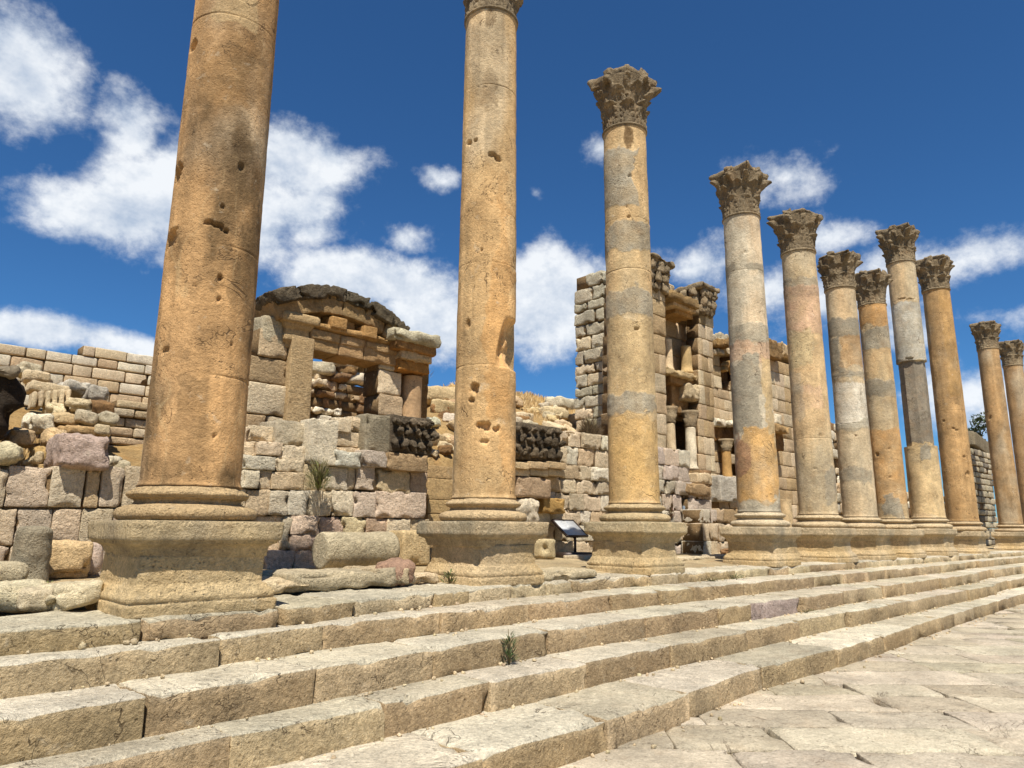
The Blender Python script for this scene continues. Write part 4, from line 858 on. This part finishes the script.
def podium():
    Y = 10.9; x, z = pp(690, 553, Y)
    t = thing('podium_wall', 'broken podium wall of purplish blocks with a narrow gap under the fountain facade', 'wall', (x, Y, z))
    def W_(name, poly, Y, depth, **k):
        kk = dict(hs=(.34, .48), ls=(.4, .75), pal=P_pink, r=.012, amp=.016, freq=5, seg=.07, jy=.02, chips=.12, gap=.006); kk.update(k)
        mb = MB(); wall(mb, pxpoly(poly, Y), Y, depth=depth, **kk); mb.build(name, M_ashlar, t)
    W_('wall_face', [(640, 590), (640, 452), (690, 456), (692, 490), (683, 490), (683, 590)], Y, .7)
    W_('wall_face', [(690, 590), (690, 486), (712, 470), (712, 590)], Y-.1, .7, pal=[BRWN*1.2, TAN, PURP])
    W_('buttress', [(705, 590), (705, 512), (719, 512), (719, 590)], Y-.75, .7, pal=[PURP*1.1, PALE, BUFF], ls=(.5, .6))
    W_('wall_face', [(712, 590), (712, 500), (760, 500), (760, 590)], Y, .7, pal=[TAN, BUFF, lin((190, 156, 108))], hs=(.4, .55), ls=(.6, 1.0))
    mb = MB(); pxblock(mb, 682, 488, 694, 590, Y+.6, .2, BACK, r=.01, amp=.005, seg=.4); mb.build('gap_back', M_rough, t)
podium()
def gap_panel():
    mb = MB(); pxblock(mb, 684.5, 506, 689.5, 541, 10.95, .05, lin((120, 132, 142)), r=.01, amp=.002, seg=.2)
    tag(mb.build('metal_panel', plain_mat('grey_painted_metal', tuple(lin((128, 138, 146))), .5)), 'narrow blue grey panel standing in the gap of the podium wall', 'panel')
gap_panel()
stone('pale slab set on edge on top of the podium wall left of the fourth column', (721, 476, 739, 502), 10.8, .5, lin((188, 176, 156)), r=.04, amp=.025, mat=M_ashlar)
stone('small squared block capping the podium pier in front of the fountain niche', (698, 473, 713, 484), 10.75, .6, BUFF, r=.05, amp=.03)
stone('pitted brown block just below the capping stone of the podium pier', (691, 484, 712, 496), 10.7, .6, lin((160, 132, 96)), r=.05, amp=.03)
wall_thing('low rubble wall showing between the fifth and sixth columns', [(816, 560), (818, 450), (824, 425), (838, 420), (848, 436), (880, 470), (930, 515), (930, 560)], 12.4, M_rough, hs=(.3, .45), ls=(.35, .7), depth=.8, pal=P_rubble, r=.05, amp=.05, seg=.12, jy=.08, chips=.15, gap=.02, rag=.1)
def grey_pier():
    Y = 9.4; pl = [(972, 545), (972, 447), (991, 452), (1000, 545)]
    mb = MB(); wall(mb, pxpoly(pl, Y), Y, hs=(.26, .32), ls=(.4, .8), depth=1.2, pal=[GREY*.8, lin((128, 118, 100)), GREY], r=.04, amp=.02, seg=.2, jy=.03, gap=.03)
    o = mb.build('masonry_pier', M_rough); tag(o, 'dark grey coursed pier seen in the gap left of the farthest column pair', 'pier')
    mb = MB(); pxblock(mb, 975, 437, 991, 451, Y, 1.0, lin((132, 120, 96)), r=.08, amp=.05, seg=.2, tilt=(0, .12)); mb.build('cap_stone', M_rough, o)
grey_pier()
# ------------------------------------------------------------------ loose stones, small things, plants
# stones of the collapsed heap above the left wall: (box in photo px, depth plane, colour, label)
G1 = 'fallen stones heaped above the low purplish wall'
HEAP = [((19, 361, 41, 374), 13.6, GREY, 'grey lichened stone at the very top of the left heap'),
 ((28, 372, 56, 383), 13.0, BUFF, 'flat weathered stone below the topmost grey one of the left heap'),
 ((63, 381, 92, 394), 12.6, lin((198, 188, 166)), 'long smooth whitish stone lying across the left heap'),
 ((90, 385, 109, 400), 12.3, lin((166, 156, 136)), 'squarish grey stone at the right end of the long whitish one'),
 ((49, 401, 67, 416), 11.9, BUFF, 'upright buff stone under the notched fragment of the left heap'),
 ((66, 399, 97, 413), 11.8, BUFF, 'wide buff stone below the long whitish one'),
 ((96, 399, 115, 414), 11.7, BRWN*1.15, 'brown stone with a dark hole, right side of the left heap'),
 ((57, 412, 82, 424), 11.4, TAN, 'tan stone wedged in the middle of the left heap'),
 ((80, 411, 101, 424), 11.3, GREY, 'jagged grey stone with a shadowed notch in the left heap'),
 ((100, 413, 117, 425), 11.3, GREY*.95, 'blocky grey stone at the right edge of the left heap'),
 ((66, 424, 100, 435), 11.0, lin((178, 146, 100)), 'long brownish slab lying just above the overhanging purple block'),
 ((98, 424, 116, 436), 10.9, BUFF, 'small flat stone right above the corner of the purple block'),
 ((30, 413, 55, 430), 11.4, PALE*.95, 'pale stone on bare brown earth in the middle left of the heap'),
 ((10, 427, 40, 445), 10.8, TAN*.95, 'big tan rounded stone near the dark cavity'),
 ((50, 429, 67, 446), 10.7, TAN, 'small tan stone beside the overhanging purple block'),
 ((34, 452, 44, 466), 10.2, BUFF, 'little pointed stone in dry grass on top of the purplish wall'),
 ((42, 445, 58, 462), 10.3, lin((184, 150, 96)), 'yellowish stone standing in dry grass left of the purple block'),
 ((112, 455, 124, 466), 10.3, PALE, 'pale stone wedged right of the overhanging purple block'),
 ((120, 462, 131, 477), 10.1, GREY, 'grey stone at the right end of the low wall beside the nearest column')]
for k, (bx, Y, c, lab) in enumerate(HEAP):
    stone(lab, bx, Y, .6, c, name='fallen_stone', group=G1, r=.05, amp=.055, freq=3.4, tilt=(rng.normal(0, .06), rng.normal(0, .08)), rot=rng.normal(0, .12))
stone('rough purple block overhanging the low wall and shading it', (60, 433, 112, 469), 9.72, .8, lin((194, 170, 150)), name='fallen_block', r=.06, amp=.05, freq=4, seg=.04)
stone('cream white rounded block at the left edge on the purplish wall', (-4, 443, 26, 464), 9.85, .6, lin((204, 190, 152)), name='fallen_block', r=.12, amp=.05)
stone('huge block painted dark as its shadowed face and hollow at the left edge of the photo', (-30, 374, 17, 446), 10.4, .9, lin((62, 50, 38)), name='fallen_block', r=.12, amp=.14, freq=2.0, mat=M_black, tilt=(0, .16), seg=.06)  # near-black colour stands for the shade on this block's face and cavity
stone('grey ledge stone on top of the huge dark block at the left edge', (-30, 362, 20, 375), 10.2, .9, lin((150, 136, 112)), name='fallen_block', r=.08, amp=.06)
def left_bank():
    r_ = np.random.default_rng(44)
    for k in range(34):
        x, y = r_.uniform(-6, 1.3), r_.uniform(10.5, 13.6); z = float(hill_z(np.array([x]), np.array([y]))[0]); s_ = r_.uniform(.25, .6); mb = MB()
        block(mb, (x, y, z+s_*.15), (s_*r_.uniform(1, 1.7), s_, s_*.7), pick(P_rubble), r=s_*.1, amp=s_*.1, freq=3, seg=.08, rot=r_.uniform(0, 3), tilt=(r_.normal(0, .15), r_.normal(0, .15)), chips=.15, cvar=.15)
        tag(mb.build('rubble_stone', M_rough), 'rubble stone on the earth bank left of the huge dark block', 'stone', 'rubble on the left earth bank')
left_bank()
def notched():
    mb = MB(); c, d = pxblock(mb, 30, 382, 70, 394, 12.4, .5, BUFF, r=.04, amp=.03, seg=.06, tilt=(0, .12))
    o = mb.build('cornice_fragment', M_rough); tag(o, 'tilted cornice fragment with a row of tooth shaped dentils in the left heap', 'stone'); mk = MB()
    for k in range(6): block(mk, (c[0]-d[0]/2+(k+.5)*d[0]/6, 12.35, c[2]-.04-.02*(5-k)), (d[0]/9, .35, .24), jit(BUFF, .06), r=.04, amp=.02, seg=.05)
    mk.build('dentils', M_rough, o)
notched()
def on_hill(px, py):
    d = ray(px, py)
    for y in np.arange(10.3, 40, .04):
        p = np.array([0, 0, EYE])+d*(y/d[1])
        if hill_z(np.array([p[0]]), np.array([p[1]]))[0] > p[2]: return p
    return None
G2 = 'rubble stones scattered on the dry slope'
def scatter():
    r_ = np.random.default_rng(21)
    for k in range(120):
        px, py = r_.uniform(428, 600), r_.uniform(386, 456)
        if py < 408 and 500 < px < 575 and r_.random() < .7: continue
        p = on_hill(px, py)
        if p is None: continue
        s = r_.uniform(.18, .5)*(1 if py > 405 else .8); mb = MB()
        block(mb, p+np.array([0, 0, s*.12]), (s*r_.uniform(1, 1.7), s*1.1, s*r_.uniform(.6, .95)), jit(P_rubble[k % 6], .1, .02), r=s*.14, amp=s*.15, freq=2.6/s*.5, seg=s*.18, rot=r_.uniform(0, 3), tilt=(r_.normal(0, .2), r_.normal(0, .2)), chips=.15, cvar=.15)
        tag(mb.build('rubble_stone', M_rough), 'weathered rubble stone on the dry grass slope between the second and third columns', 'stone', G2)
    for k, (px, py, s, lab) in enumerate([(520, 383, .6, 'dark squarish boulder on the skyline right of the second column'), (549, 381, .5, 'pale boulder on the skyline above the dry grass'), (560, 404, .8, 'flat white slab lying in the dry grass'), (575, 396, .9, 'broad pale block at the foot of the tall masonry stub'), (552, 414, .7, 'cream slab lower on the slope left of the brown bush'), (438, 398, .9, 'wide tan block on the slope left of the second column'), (436, 388, .5, 'pale rock on the skyline right of the gateway')]):
        p = on_hill(px, py+3)
        if p is None: continue
        mb = MB(); block(mb, p+np.array([0, 0, .1]), (s*1.4, s, s*.6), jit([GREY, PALE, PALE, PALE, BUFF, TAN, PALE][k], .05, .01), r=s*.15, amp=s*.08, freq=2.5, seg=.08, rot=r_.normal(0, .3), chips=.15, cvar=.12)
        tag(mb.build('fallen_block', M_rough), lab, 'stone')
    for k in range(16):
        px, py = r_.uniform(310, 372), r_.uniform(350, 372); Y = 17.2+r_.uniform(0, .6); x, z = pp(px, py+6+r_.uniform(0, 6), Y); s = r_.uniform(.3, .6); mb = MB()
        block(mb, (x, Y, z), (s*1.3, s, s*.7), jit(P_rubble[k % 6], .1, .02), r=s*.25, amp=s*.12, freq=2.5, seg=.08, rot=r_.uniform(0, 3), chips=.15); tag(mb.build('rubble_stone', M_rough), 'loose rubble stone on the broken top of the wall inside the gateway', 'stone', 'rubble on the wall inside the gateway')
scatter()
# ledge stones just behind the top step
def floor_stone(label, px, py, dim, col, z=1.08, rot=0., mat=None, name='ledge_stone', cat='stone', group=None, lift=0., **kw):
    p = atz(px, py, z); mb = MB(); k = dict(r=.03, amp=.035, freq=3.5, seg=.045, chips=.16, cvar=.15); k.update(kw)
    block(mb, p+np.array([0, dim[1]/2, dim[2]/2+lift]), dim, jit(col, .04, .01), rot=rot, **k); return tag(mb.build(name, mat or M_rough), label, cat, group)
G3 = 'rough ledge stones behind the top step'
floor_stone('low shaded ledge stone touching the right side of the nearest pedestal', 283, 594, (.7, .8, .13), BUFF, group=G3, amp=.02)
floor_stone('long rough ledge stone in front of the lying column drum', 345, 590, (1.35, .8, .19), lin((196, 178, 142)), group=G3)
floor_stone('narrow ledge stone right of the long one, next to the reddish rock', 392, 587, (.5, .7, .2), lin((200, 180, 140)), group=G3)
floor_stone('reddish brown rough rock left of the second pedestal', 404, 586, (.42, .35, .26), lin((172, 138, 112)), amp=.07, r=.1, name='rough_rock')
floor_stone('thin flat stone leaning before the second pedestal', 423, 584, (.5, .3, .12), BUFF, name='flat_stone')
floor_stone('flat ledge stone right of the second pedestal', 572, 579, (1.1, .7, .11), lin((196, 178, 142)), group=G3)
floor_stone('angular grey rock at the left edge beside the upright drum', 14, 612, (.55, .6, .19), lin((208, 192, 156)), amp=.05, r=.05, group='rocks left of the nearest pedestal')
floor_stone('pale sloping rock touching the left side of the nearest pedestal', 76, 611, (.40, .6, .20), lin((214, 198, 160)), amp=.05, r=.05, group='rocks left of the nearest pedestal', tilt=(0, -.12))
floor_stone('low broken rock between the angular grey rock and the pale sloping one', 42, 611, (.32, .6, .15), lin((204, 188, 152)), amp=.05, r=.04, group='rocks left of the nearest pedestal')
for k, (px, py, w_, lab) in enumerate([(660, 566, 1.5, 'long flat slab between the third and fourth pedestals'), (700, 562, 1.3, 'pale flat slab before the gap in the podium wall'), (735, 560, .9, 'short broken slab left of the fourth pedestal'), (745, 556, .5, 'small brown brick like stone by the fourth pedestal'), (600, 561, 1.0, 'low worn block beside the foot of the information panel')]):
    floor_stone(lab, px, py, (w_, .6, .11 if k != 3 else .18), lin((200, 182, 148)) if k != 3 else lin((150, 116, 80)), name='floor_slab', amp=.025)
floor_stone('squared light block standing left of the information panel', 551, 559.5, (.36, .36, .40), lin((206, 184, 140)), name='stone_block', z=1.13, r=.07, amp=.02)
floor_stone('small shaded stone behind the light block by the information panel', 541, 557, (.3, .3, .34), TAN, name='stone_block', z=1.13, r=.06, amp=.03)
floor_stone('upright tan stone right behind the information panel post', 590, 555, (.45, .4, .46), lin((178, 144, 100)), name='stone_block', z=1.13, r=.1, amp=.03)
floor_stone('square orange block right of the upright drum', 66, 579, (.46, .4, .40), lin((212, 182, 134)), name='stone_block', z=1.13, r=.03, amp=.025)
floor_stone('round topped pinkish stone between the orange block and the nearest pedestal', 89, 577, (.30, .35, .40), PURP, name='stone_block', z=1.13, r=.12, amp=.02)
floor_stone('low pale stone left of the upright drum', 4, 586, (.4, .4, .22), lin((200, 182, 146)), name='stone_block', z=1.13, r=.1, amp=.03)
floor_stone('light squared stub at the foot of the wall right of the lying drum', 417, 566, (.55, .5, .55), lin((200, 174, 128)), name='stone_block', z=1.13, r=.05, amp=.02)
def gravel():
    r_ = np.random.default_rng(77); mb = MB()
    V, Fq = boxgrid([np.array([-1, 0., 1])]*3); Vn = V/np.linalg.norm(V, axis=1, keepdims=True).clip(.5)
    for k in range(700):
        x = r_.uniform(1, 24); q = r_.integers(0, 6)
        if q < 4:
            a, b = (('A', 'B'), ('B', 'C'), ('C', 'D'), ('D', 'E'))[q]; y = fy(b, x)-abs(r_.normal(0, .06))-.01; z = ZT[a]
        elif q == 4: y = fy('A', x)-abs(r_.normal(0, .12))-.02; z = .0
        else: y = r_.uniform(fy('E', x)+.3, 9.6); z = 1.09 if y > 7.6 else 1.06
        s = r_.uniform(.006, .022)*(1.5 if q == 5 else 1); p = Vn*s*r_.uniform(.6, 1.4, 3); p = p+r_.normal(0, .12*s, p.shape); mb.add(p+np.array([x, y, z+s*.4]), Fq, jit(BUFF, .12, .02))
    tag(mb.build('gravel', M_rough, origin=(0, 0, 0)), 'small loose gravel in the corners of the steps and on the portico floor', 'gravel', kind='stuff')
gravel()
def drum_up():
    p = atz(31, 583, 1.13); mb = MB(); H = .60
    lathe(mb, (p[0], p[1]+.18, 1.10), dense([(.178, 0), (.182, .05), (.176, H*.5), (.168, H*.9), (.15, H*.97), (.10, H), (.02, H*1.01)], .02), lin((158, 146, 120)), 56, amp=.022, freq=6); tag(mb.build('column_drum', M_rough), 'grey lichened column drum standing upright before the purplish wall', 'column drum')
drum_up()
def drum_down():
    p = atz(352, 569, 1.2); mb = MB(); r = .24; a = pp(322, 552, p[1]+.2); b = pp(391, 552, p[1]+.2); L = b[0]-a[0]
    lathe(mb, (0, 0, 0), dense([(.02, 0), (r*.92, 0), (r, .03), (r, L-.03), (r*.95, L), (.02, L)], .03), lin((188, 172, 138)), 56, amp=.012, freq=5)
    v = mb.v[0]; ang = -.06; q = np.stack([v[:, 2], v[:, 1], -v[:, 0]], 1); q = q@np.array([[math.cos(ang), math.sin(ang), 0], [-math.sin(ang), math.cos(ang), 0], [0, 0, 1]])
    mb.v[0] = q+np.array([a[0], p[1]+.26, 1.2+r-.02]); mb.f = [f[:, ::-1] if False else f for f in mb.f]
    tag(mb.build('column_drum', M_rough), 'pale column drum lying on its side on the ledge before the wall', 'column drum')
drum_down()
# information panel
def info_sign():
    p = atz(578, 557, 1.13); x, y = p[0], p[1]; z = 1.13
    t = thing('information_panel', 'white information panel tilted on a dark metal post before the ruined wall', 'sign', (x, y, z)); dk = plain_mat('dark_brown_metal', tuple(lin((58, 44, 36))), .5, .3); wt = plain_mat('white_panel', (.48, .48, .46), .35, 0, .03); gr = plain_mat('grey_print', (.35, .36, .38), .5, 0, .1)
    def sl(p): return p
    mb = MB(); a = math.radians(38); w, d = .66, .52
    def place(v):   # panel plane: u along x, v up the slope (+y, +z)
        v = np.array(v, float); return np.stack([x+v[:, 0], y+.02+v[:, 1]*math.cos(a)-v[:, 2]*math.sin(a), z+.46+v[:, 1]*math.sin(a)+v[:, 2]*math.cos(a)], 1)
    for (x0, x1, y0, y1) in ((-w/2-.03, w/2+.03, -.03, 0), (-w/2-.03, w/2+.03, d, d+.03), (-w/2-.03, -w/2, 0, d), (w/2, w/2+.03, 0, d)): plainbox(mb, x0, x1, y0, y1, -.03, .02, (.1, .1, .1), place)
    plainbox(mb, -w/2, w/2, 0, d, -.028, -.004, (.1, .1, .1), place); mb.build('frame', dk, t, smooth=False)
    mb = MB(); plainbox(mb, -w/2+.004, w/2-.004, .004, d-.004, -.002, .008, (.8, .8, .8), place); pan = mb.build('panel', wt, t, smooth=False)
    mb = MB(); r_ = np.random.default_rng(3)
    for k in range(13):
        yy = d-.10-k*.03; plainbox(mb, -w/2+.06, -.02-r_.uniform(0, .08), yy, yy+.007, .008, .0095, (.3, .3, .3), place); plainbox(mb, .03, w/2-.05-r_.uniform(0, .1), yy, yy+.007, .008, .0095, (.3, .3, .3), place)
    plainbox(mb, -.16, -.09, d-.06, d-.03, .008, .0095, (.3, .3, .3), place); plainbox(mb, .05, .11, d-.06, d-.035, .008, .0095, (.3, .3, .3), place); mb.build('print', gr, pan, smooth=False)
    mb = MB(); tube(mb, [(x, y+.08, z), (x, y+.08, z+.5)], .03, (.1, .1, .1), n=10); tube(mb, [(x, y+.08, z+.38), (x, y+.32, z+.63)], .02, (.1, .1, .1), n=8); mb.build('post', dk, t)
    mb = MB(); plainbox(mb, x-.42, x+.34, y-.12, y+.3, z-.03, z+.10, (.1, .1, .1)); mb.build('foot', dk, t, smooth=False)
info_sign()
# plants
def blade(mb, p, d, L, w, col, bend=.3):
    p = np.array(p, float); d = np.array(d, float); d /= np.linalg.norm(d); s = np.cross(d, (0, 0, 1.)); s = s/(np.linalg.norm(s)+1e-6); q = [p]
    for k in range(1, 4): q.append(p+d*L*k/3+np.array([0, 0, -bend*L*(k/3)**2*.5]))
    ws = [w*.6, w, w*.7, w*.08]; V = []
    for a, ww in zip(q, ws): V += [a-s*ww/2, a+s*ww/2]
    mb.add(np.array(V), np.array([(0, 1, 3, 2), (2, 3, 5, 4), (4, 5, 7, 6)]), col)
def weed(name, label, p, n, h, spread, cols, cat='plant', w=.02, seed=1, stems=True, bend=.3, twigs=0):
    r_ = np.random.default_rng(seed); t = thing(name, label, cat, p); mb = MB(); ms = MB(); p = np.array(p, float)
    for k in range(n):
        a = r_.uniform(0, 6.283); rr = spread*math.sqrt(r_.uniform()); zz = h*r_.uniform(.05, .95)*(1-.5*(rr/spread)**2)
        base = p+np.array([rr*math.cos(a)*.8, rr*math.sin(a)*.8, zz*.9]); d = np.array([math.cos(a)*.7, math.sin(a)*.7, r_.uniform(.2, 1.4)])
        blade(mb, base, d, r_.uniform(.5, 1.2)*h*.28, w*r_.uniform(.6, 1.3), np.array(cols[k % len(cols)])*r_.uniform(.7, 1.35), bend)
    for k in range(max(4, n//14)):
        a = r_.uniform(0, 6.283); e = p+np.array([spread*.8*math.cos(a)*r_.uniform(.2, 1), spread*.8*math.sin(a)*r_.uniform(.2, 1), h*r_.uniform(.6, 1)]); tube(ms, [p, p*.5+e*.5+np.array([0, 0, .1*h]), e], [.008+.006*h, .005+.004*h, .003], lin((96, 84, 50)), n=5)
    mb.build('leaves', M_leaf, t); ms.build('stems', M_leaf, t); return t
GRN = [lin((86, 98, 50)), lin((104, 112, 60)), lin((70, 84, 40))]; DRY = [lin((120, 98, 66)), lin((100, 82, 58)), lin((134, 110, 74))]
x, z = pp(317, 491, 9.75); weed('weed_bush', 'feathery yellowish green weed growing from the wall below the gate', (x, 9.72, z), 420, .50, .22, [lin((112, 118, 56)), lin((96, 104, 48)), lin((128, 128, 66))], w=.008, seed=3)
p = atz(507, 664, .48); weed('weed', 'thin green weed growing out of a step joint', (p[0], fy('C', p[0])-.05, .48), 70, .34, .06, [lin((74, 92, 50)), lin((88, 104, 60))], w=.014, seed=4)
p = atz(447, 583, 1.08); weed('weed', 'small bushy green weed at the foot of the second pedestal', (p[0]+.0, p[1]-.05, 1.08), 120, .17, .14, GRN, w=.014, seed=5)
p = on_hill(593, 440); p = p if p is not None else np.array([14.5, 12.6, 3.6]); x, z = pp(593, 452, 12.2); weed('dry_bush', 'dense dry brown bush at the foot of the tall masonry stub', (x, 12.3, z), 1500, 1.0, .34, [lin((132, 114, 88)), lin((116, 100, 78)), lin((146, 128, 100))], cat='bush', w=.02, seed=6, bend=.05)
x, z = pp(673, 520, 10.8); weed('dry_weed', 'dry reddish weed growing from the podium wall joint', (x, 10.85, z), 120, .36, .13, [lin((112, 76, 54)), lin((96, 70, 50))], w=.014, seed=7)
x, z = pp(428, 384, 13.6); p = on_hill(429, 383); p = p if p is not None else np.array([x, 13.6, z]); weed('thistle', 'spindly dry stalk on the skyline right of the gateway', p, 16, .9, .08, DRY, w=.02, seed=8)
p = atz(31, 586, 1.13); weed('grass_tuft', 'green grass growing round the foot of the upright drum', (p[0], p[1]-.02, 1.10), 260, .09, .34, [lin((92, 110, 48)), lin((110, 120, 60))], cat='grass', w=.012, seed=9)
p = atz(733, 579, .92); weed('grass_tuft', 'low green tuft on the step before the fourth column', (p[0], fy('E', p[0])-.06, .92), 160, .09, .30, GRN, cat='grass', w=.014, seed=10)
p = atz(712, 581, .92); weed('grass_tuft', 'flat dark weed mat on the step left of the green tuft', (p[0], fy('E', p[0])-.06, .92), 120, .06, .35, GRN, cat='grass', w=.014, seed=11)
p = atz(789, 611, .48); weed('grass_tuft', 'faint green tuft on the lower step below the fifth column', (p[0], fy('C', p[0])-.06, .48), 90, .05, .25, GRN, cat='grass', w=.012, seed=12)
def dry_grass():
    r_ = np.random.default_rng(5); mb = MB(); cols = [lin((190, 160, 108)), lin((176, 146, 96)), lin((202, 174, 124))]
    xs = r_.uniform(6, 26, 30000); ys = r_.uniform(12.2, 23, 30000); zs = hill_z(xs, ys); n = fbm(np.stack([xs*.5, ys*.5, xs*0], 1), 31, 3)
    V = []; C = []; K = 0; idx = []
    for x, y, z, nn in zip(xs, ys, zs, n):
        if nn < -.02 or z < 2.0 or x < 8+(y-12)*.9: continue
        L = r_.uniform(.06, .17); a = r_.uniform(0, 6.28); w = r_.uniform(.012, .03); dx, dy = math.cos(a), math.sin(a); lx, ly = r_.normal(0, .3, 2)*L
        V += [(x-dx*w, y-dy*w, z-.02), (x+dx*w, y+dy*w, z-.02), (x+lx, y+ly, z+L)]; C += [cols[K % 3]*r_.uniform(.75, 1.25)]*3; idx.append((K*3, K*3+1, K*3+2)); K += 1
    xs = r_.uniform(1.2, 2.6, 700); ys = r_.uniform(10.3, 12.5, 700); zs = hill_z(xs, ys)
    for x, y, z in zip(xs, ys, zs):
        L = r_.uniform(.06, .2); a = r_.uniform(0, 6.28); w = r_.uniform(.008, .016); lx, ly = r_.normal(0, .3, 2)*L
        V += [(x-math.cos(a)*w, y-math.sin(a)*w, z-.02), (x+math.cos(a)*w, y+math.sin(a)*w, z-.02), (x+lx, y+ly, z+L)]; C += [cols[K % 3]*r_.uniform(.75, 1.25)]*3; idx.append((K*3, K*3+1, K*3+2)); K += 1
    mb.add(np.array(V), np.array(idx), np.array(C)); tag(mb.build('dry_grass', M_leaf, origin=(0, 0, 0)), 'dry golden grass covering the slope behind the ruins', 'grass', kind='stuff')
dry_grass()
def far_tree():
    Y = 16.0; x, zt = pp(971, 428, Y); r_ = np.random.default_rng(8); t = thing('tree', 'small dark green tree beyond the grey pier at the right', 'tree', (x, Y, 1.0)); ms = MB()
    tube(ms, [(x, Y, 0.8), (x+.2, Y, 2.6), (x, Y+.1, 4.6)], [.24, .17, .08], lin((92, 76, 56)), n=8)
    for k in range(6):
        a = k*1.05; tube(ms, [(x+.1, Y, 2.6+.3*k), (x+1.0*math.cos(a), Y+1.0*math.sin(a), 3.9+.3*k)], [.08, .03], lin((92, 76, 56)), n=6)
    ms.build('trunk', M_leaf, t); mb = MB(); n = 7000
    cl = [(x+r_.normal(0, .9), Y+r_.normal(0, .9), zt-1.3+r_.normal(0, .7), r_.uniform(.6, 1.0)) for _ in range(14)]+[(x, Y, zt-.7, .7)]
    for k in range(n):
        c = cl[k % len(cl)]; d = r_.normal(0, 1, 3); d /= np.linalg.norm(d); p = np.array(c[:3])+d*c[3]*r_.uniform(.4, 1.05); blade(mb, p, r_.normal(0, 1, 3)+np.array([0, 0, .3]), .26, .12, np.array(lin((70, 82, 44)))*r_.uniform(.6, 1.4), .2)
    mb.build('crown', M_leaf, t)
far_tree()
for o in bpy.data.objects:
    if o.parent is None and 'label' in o and 'kind' not in o: o['kind'] = 'thing'
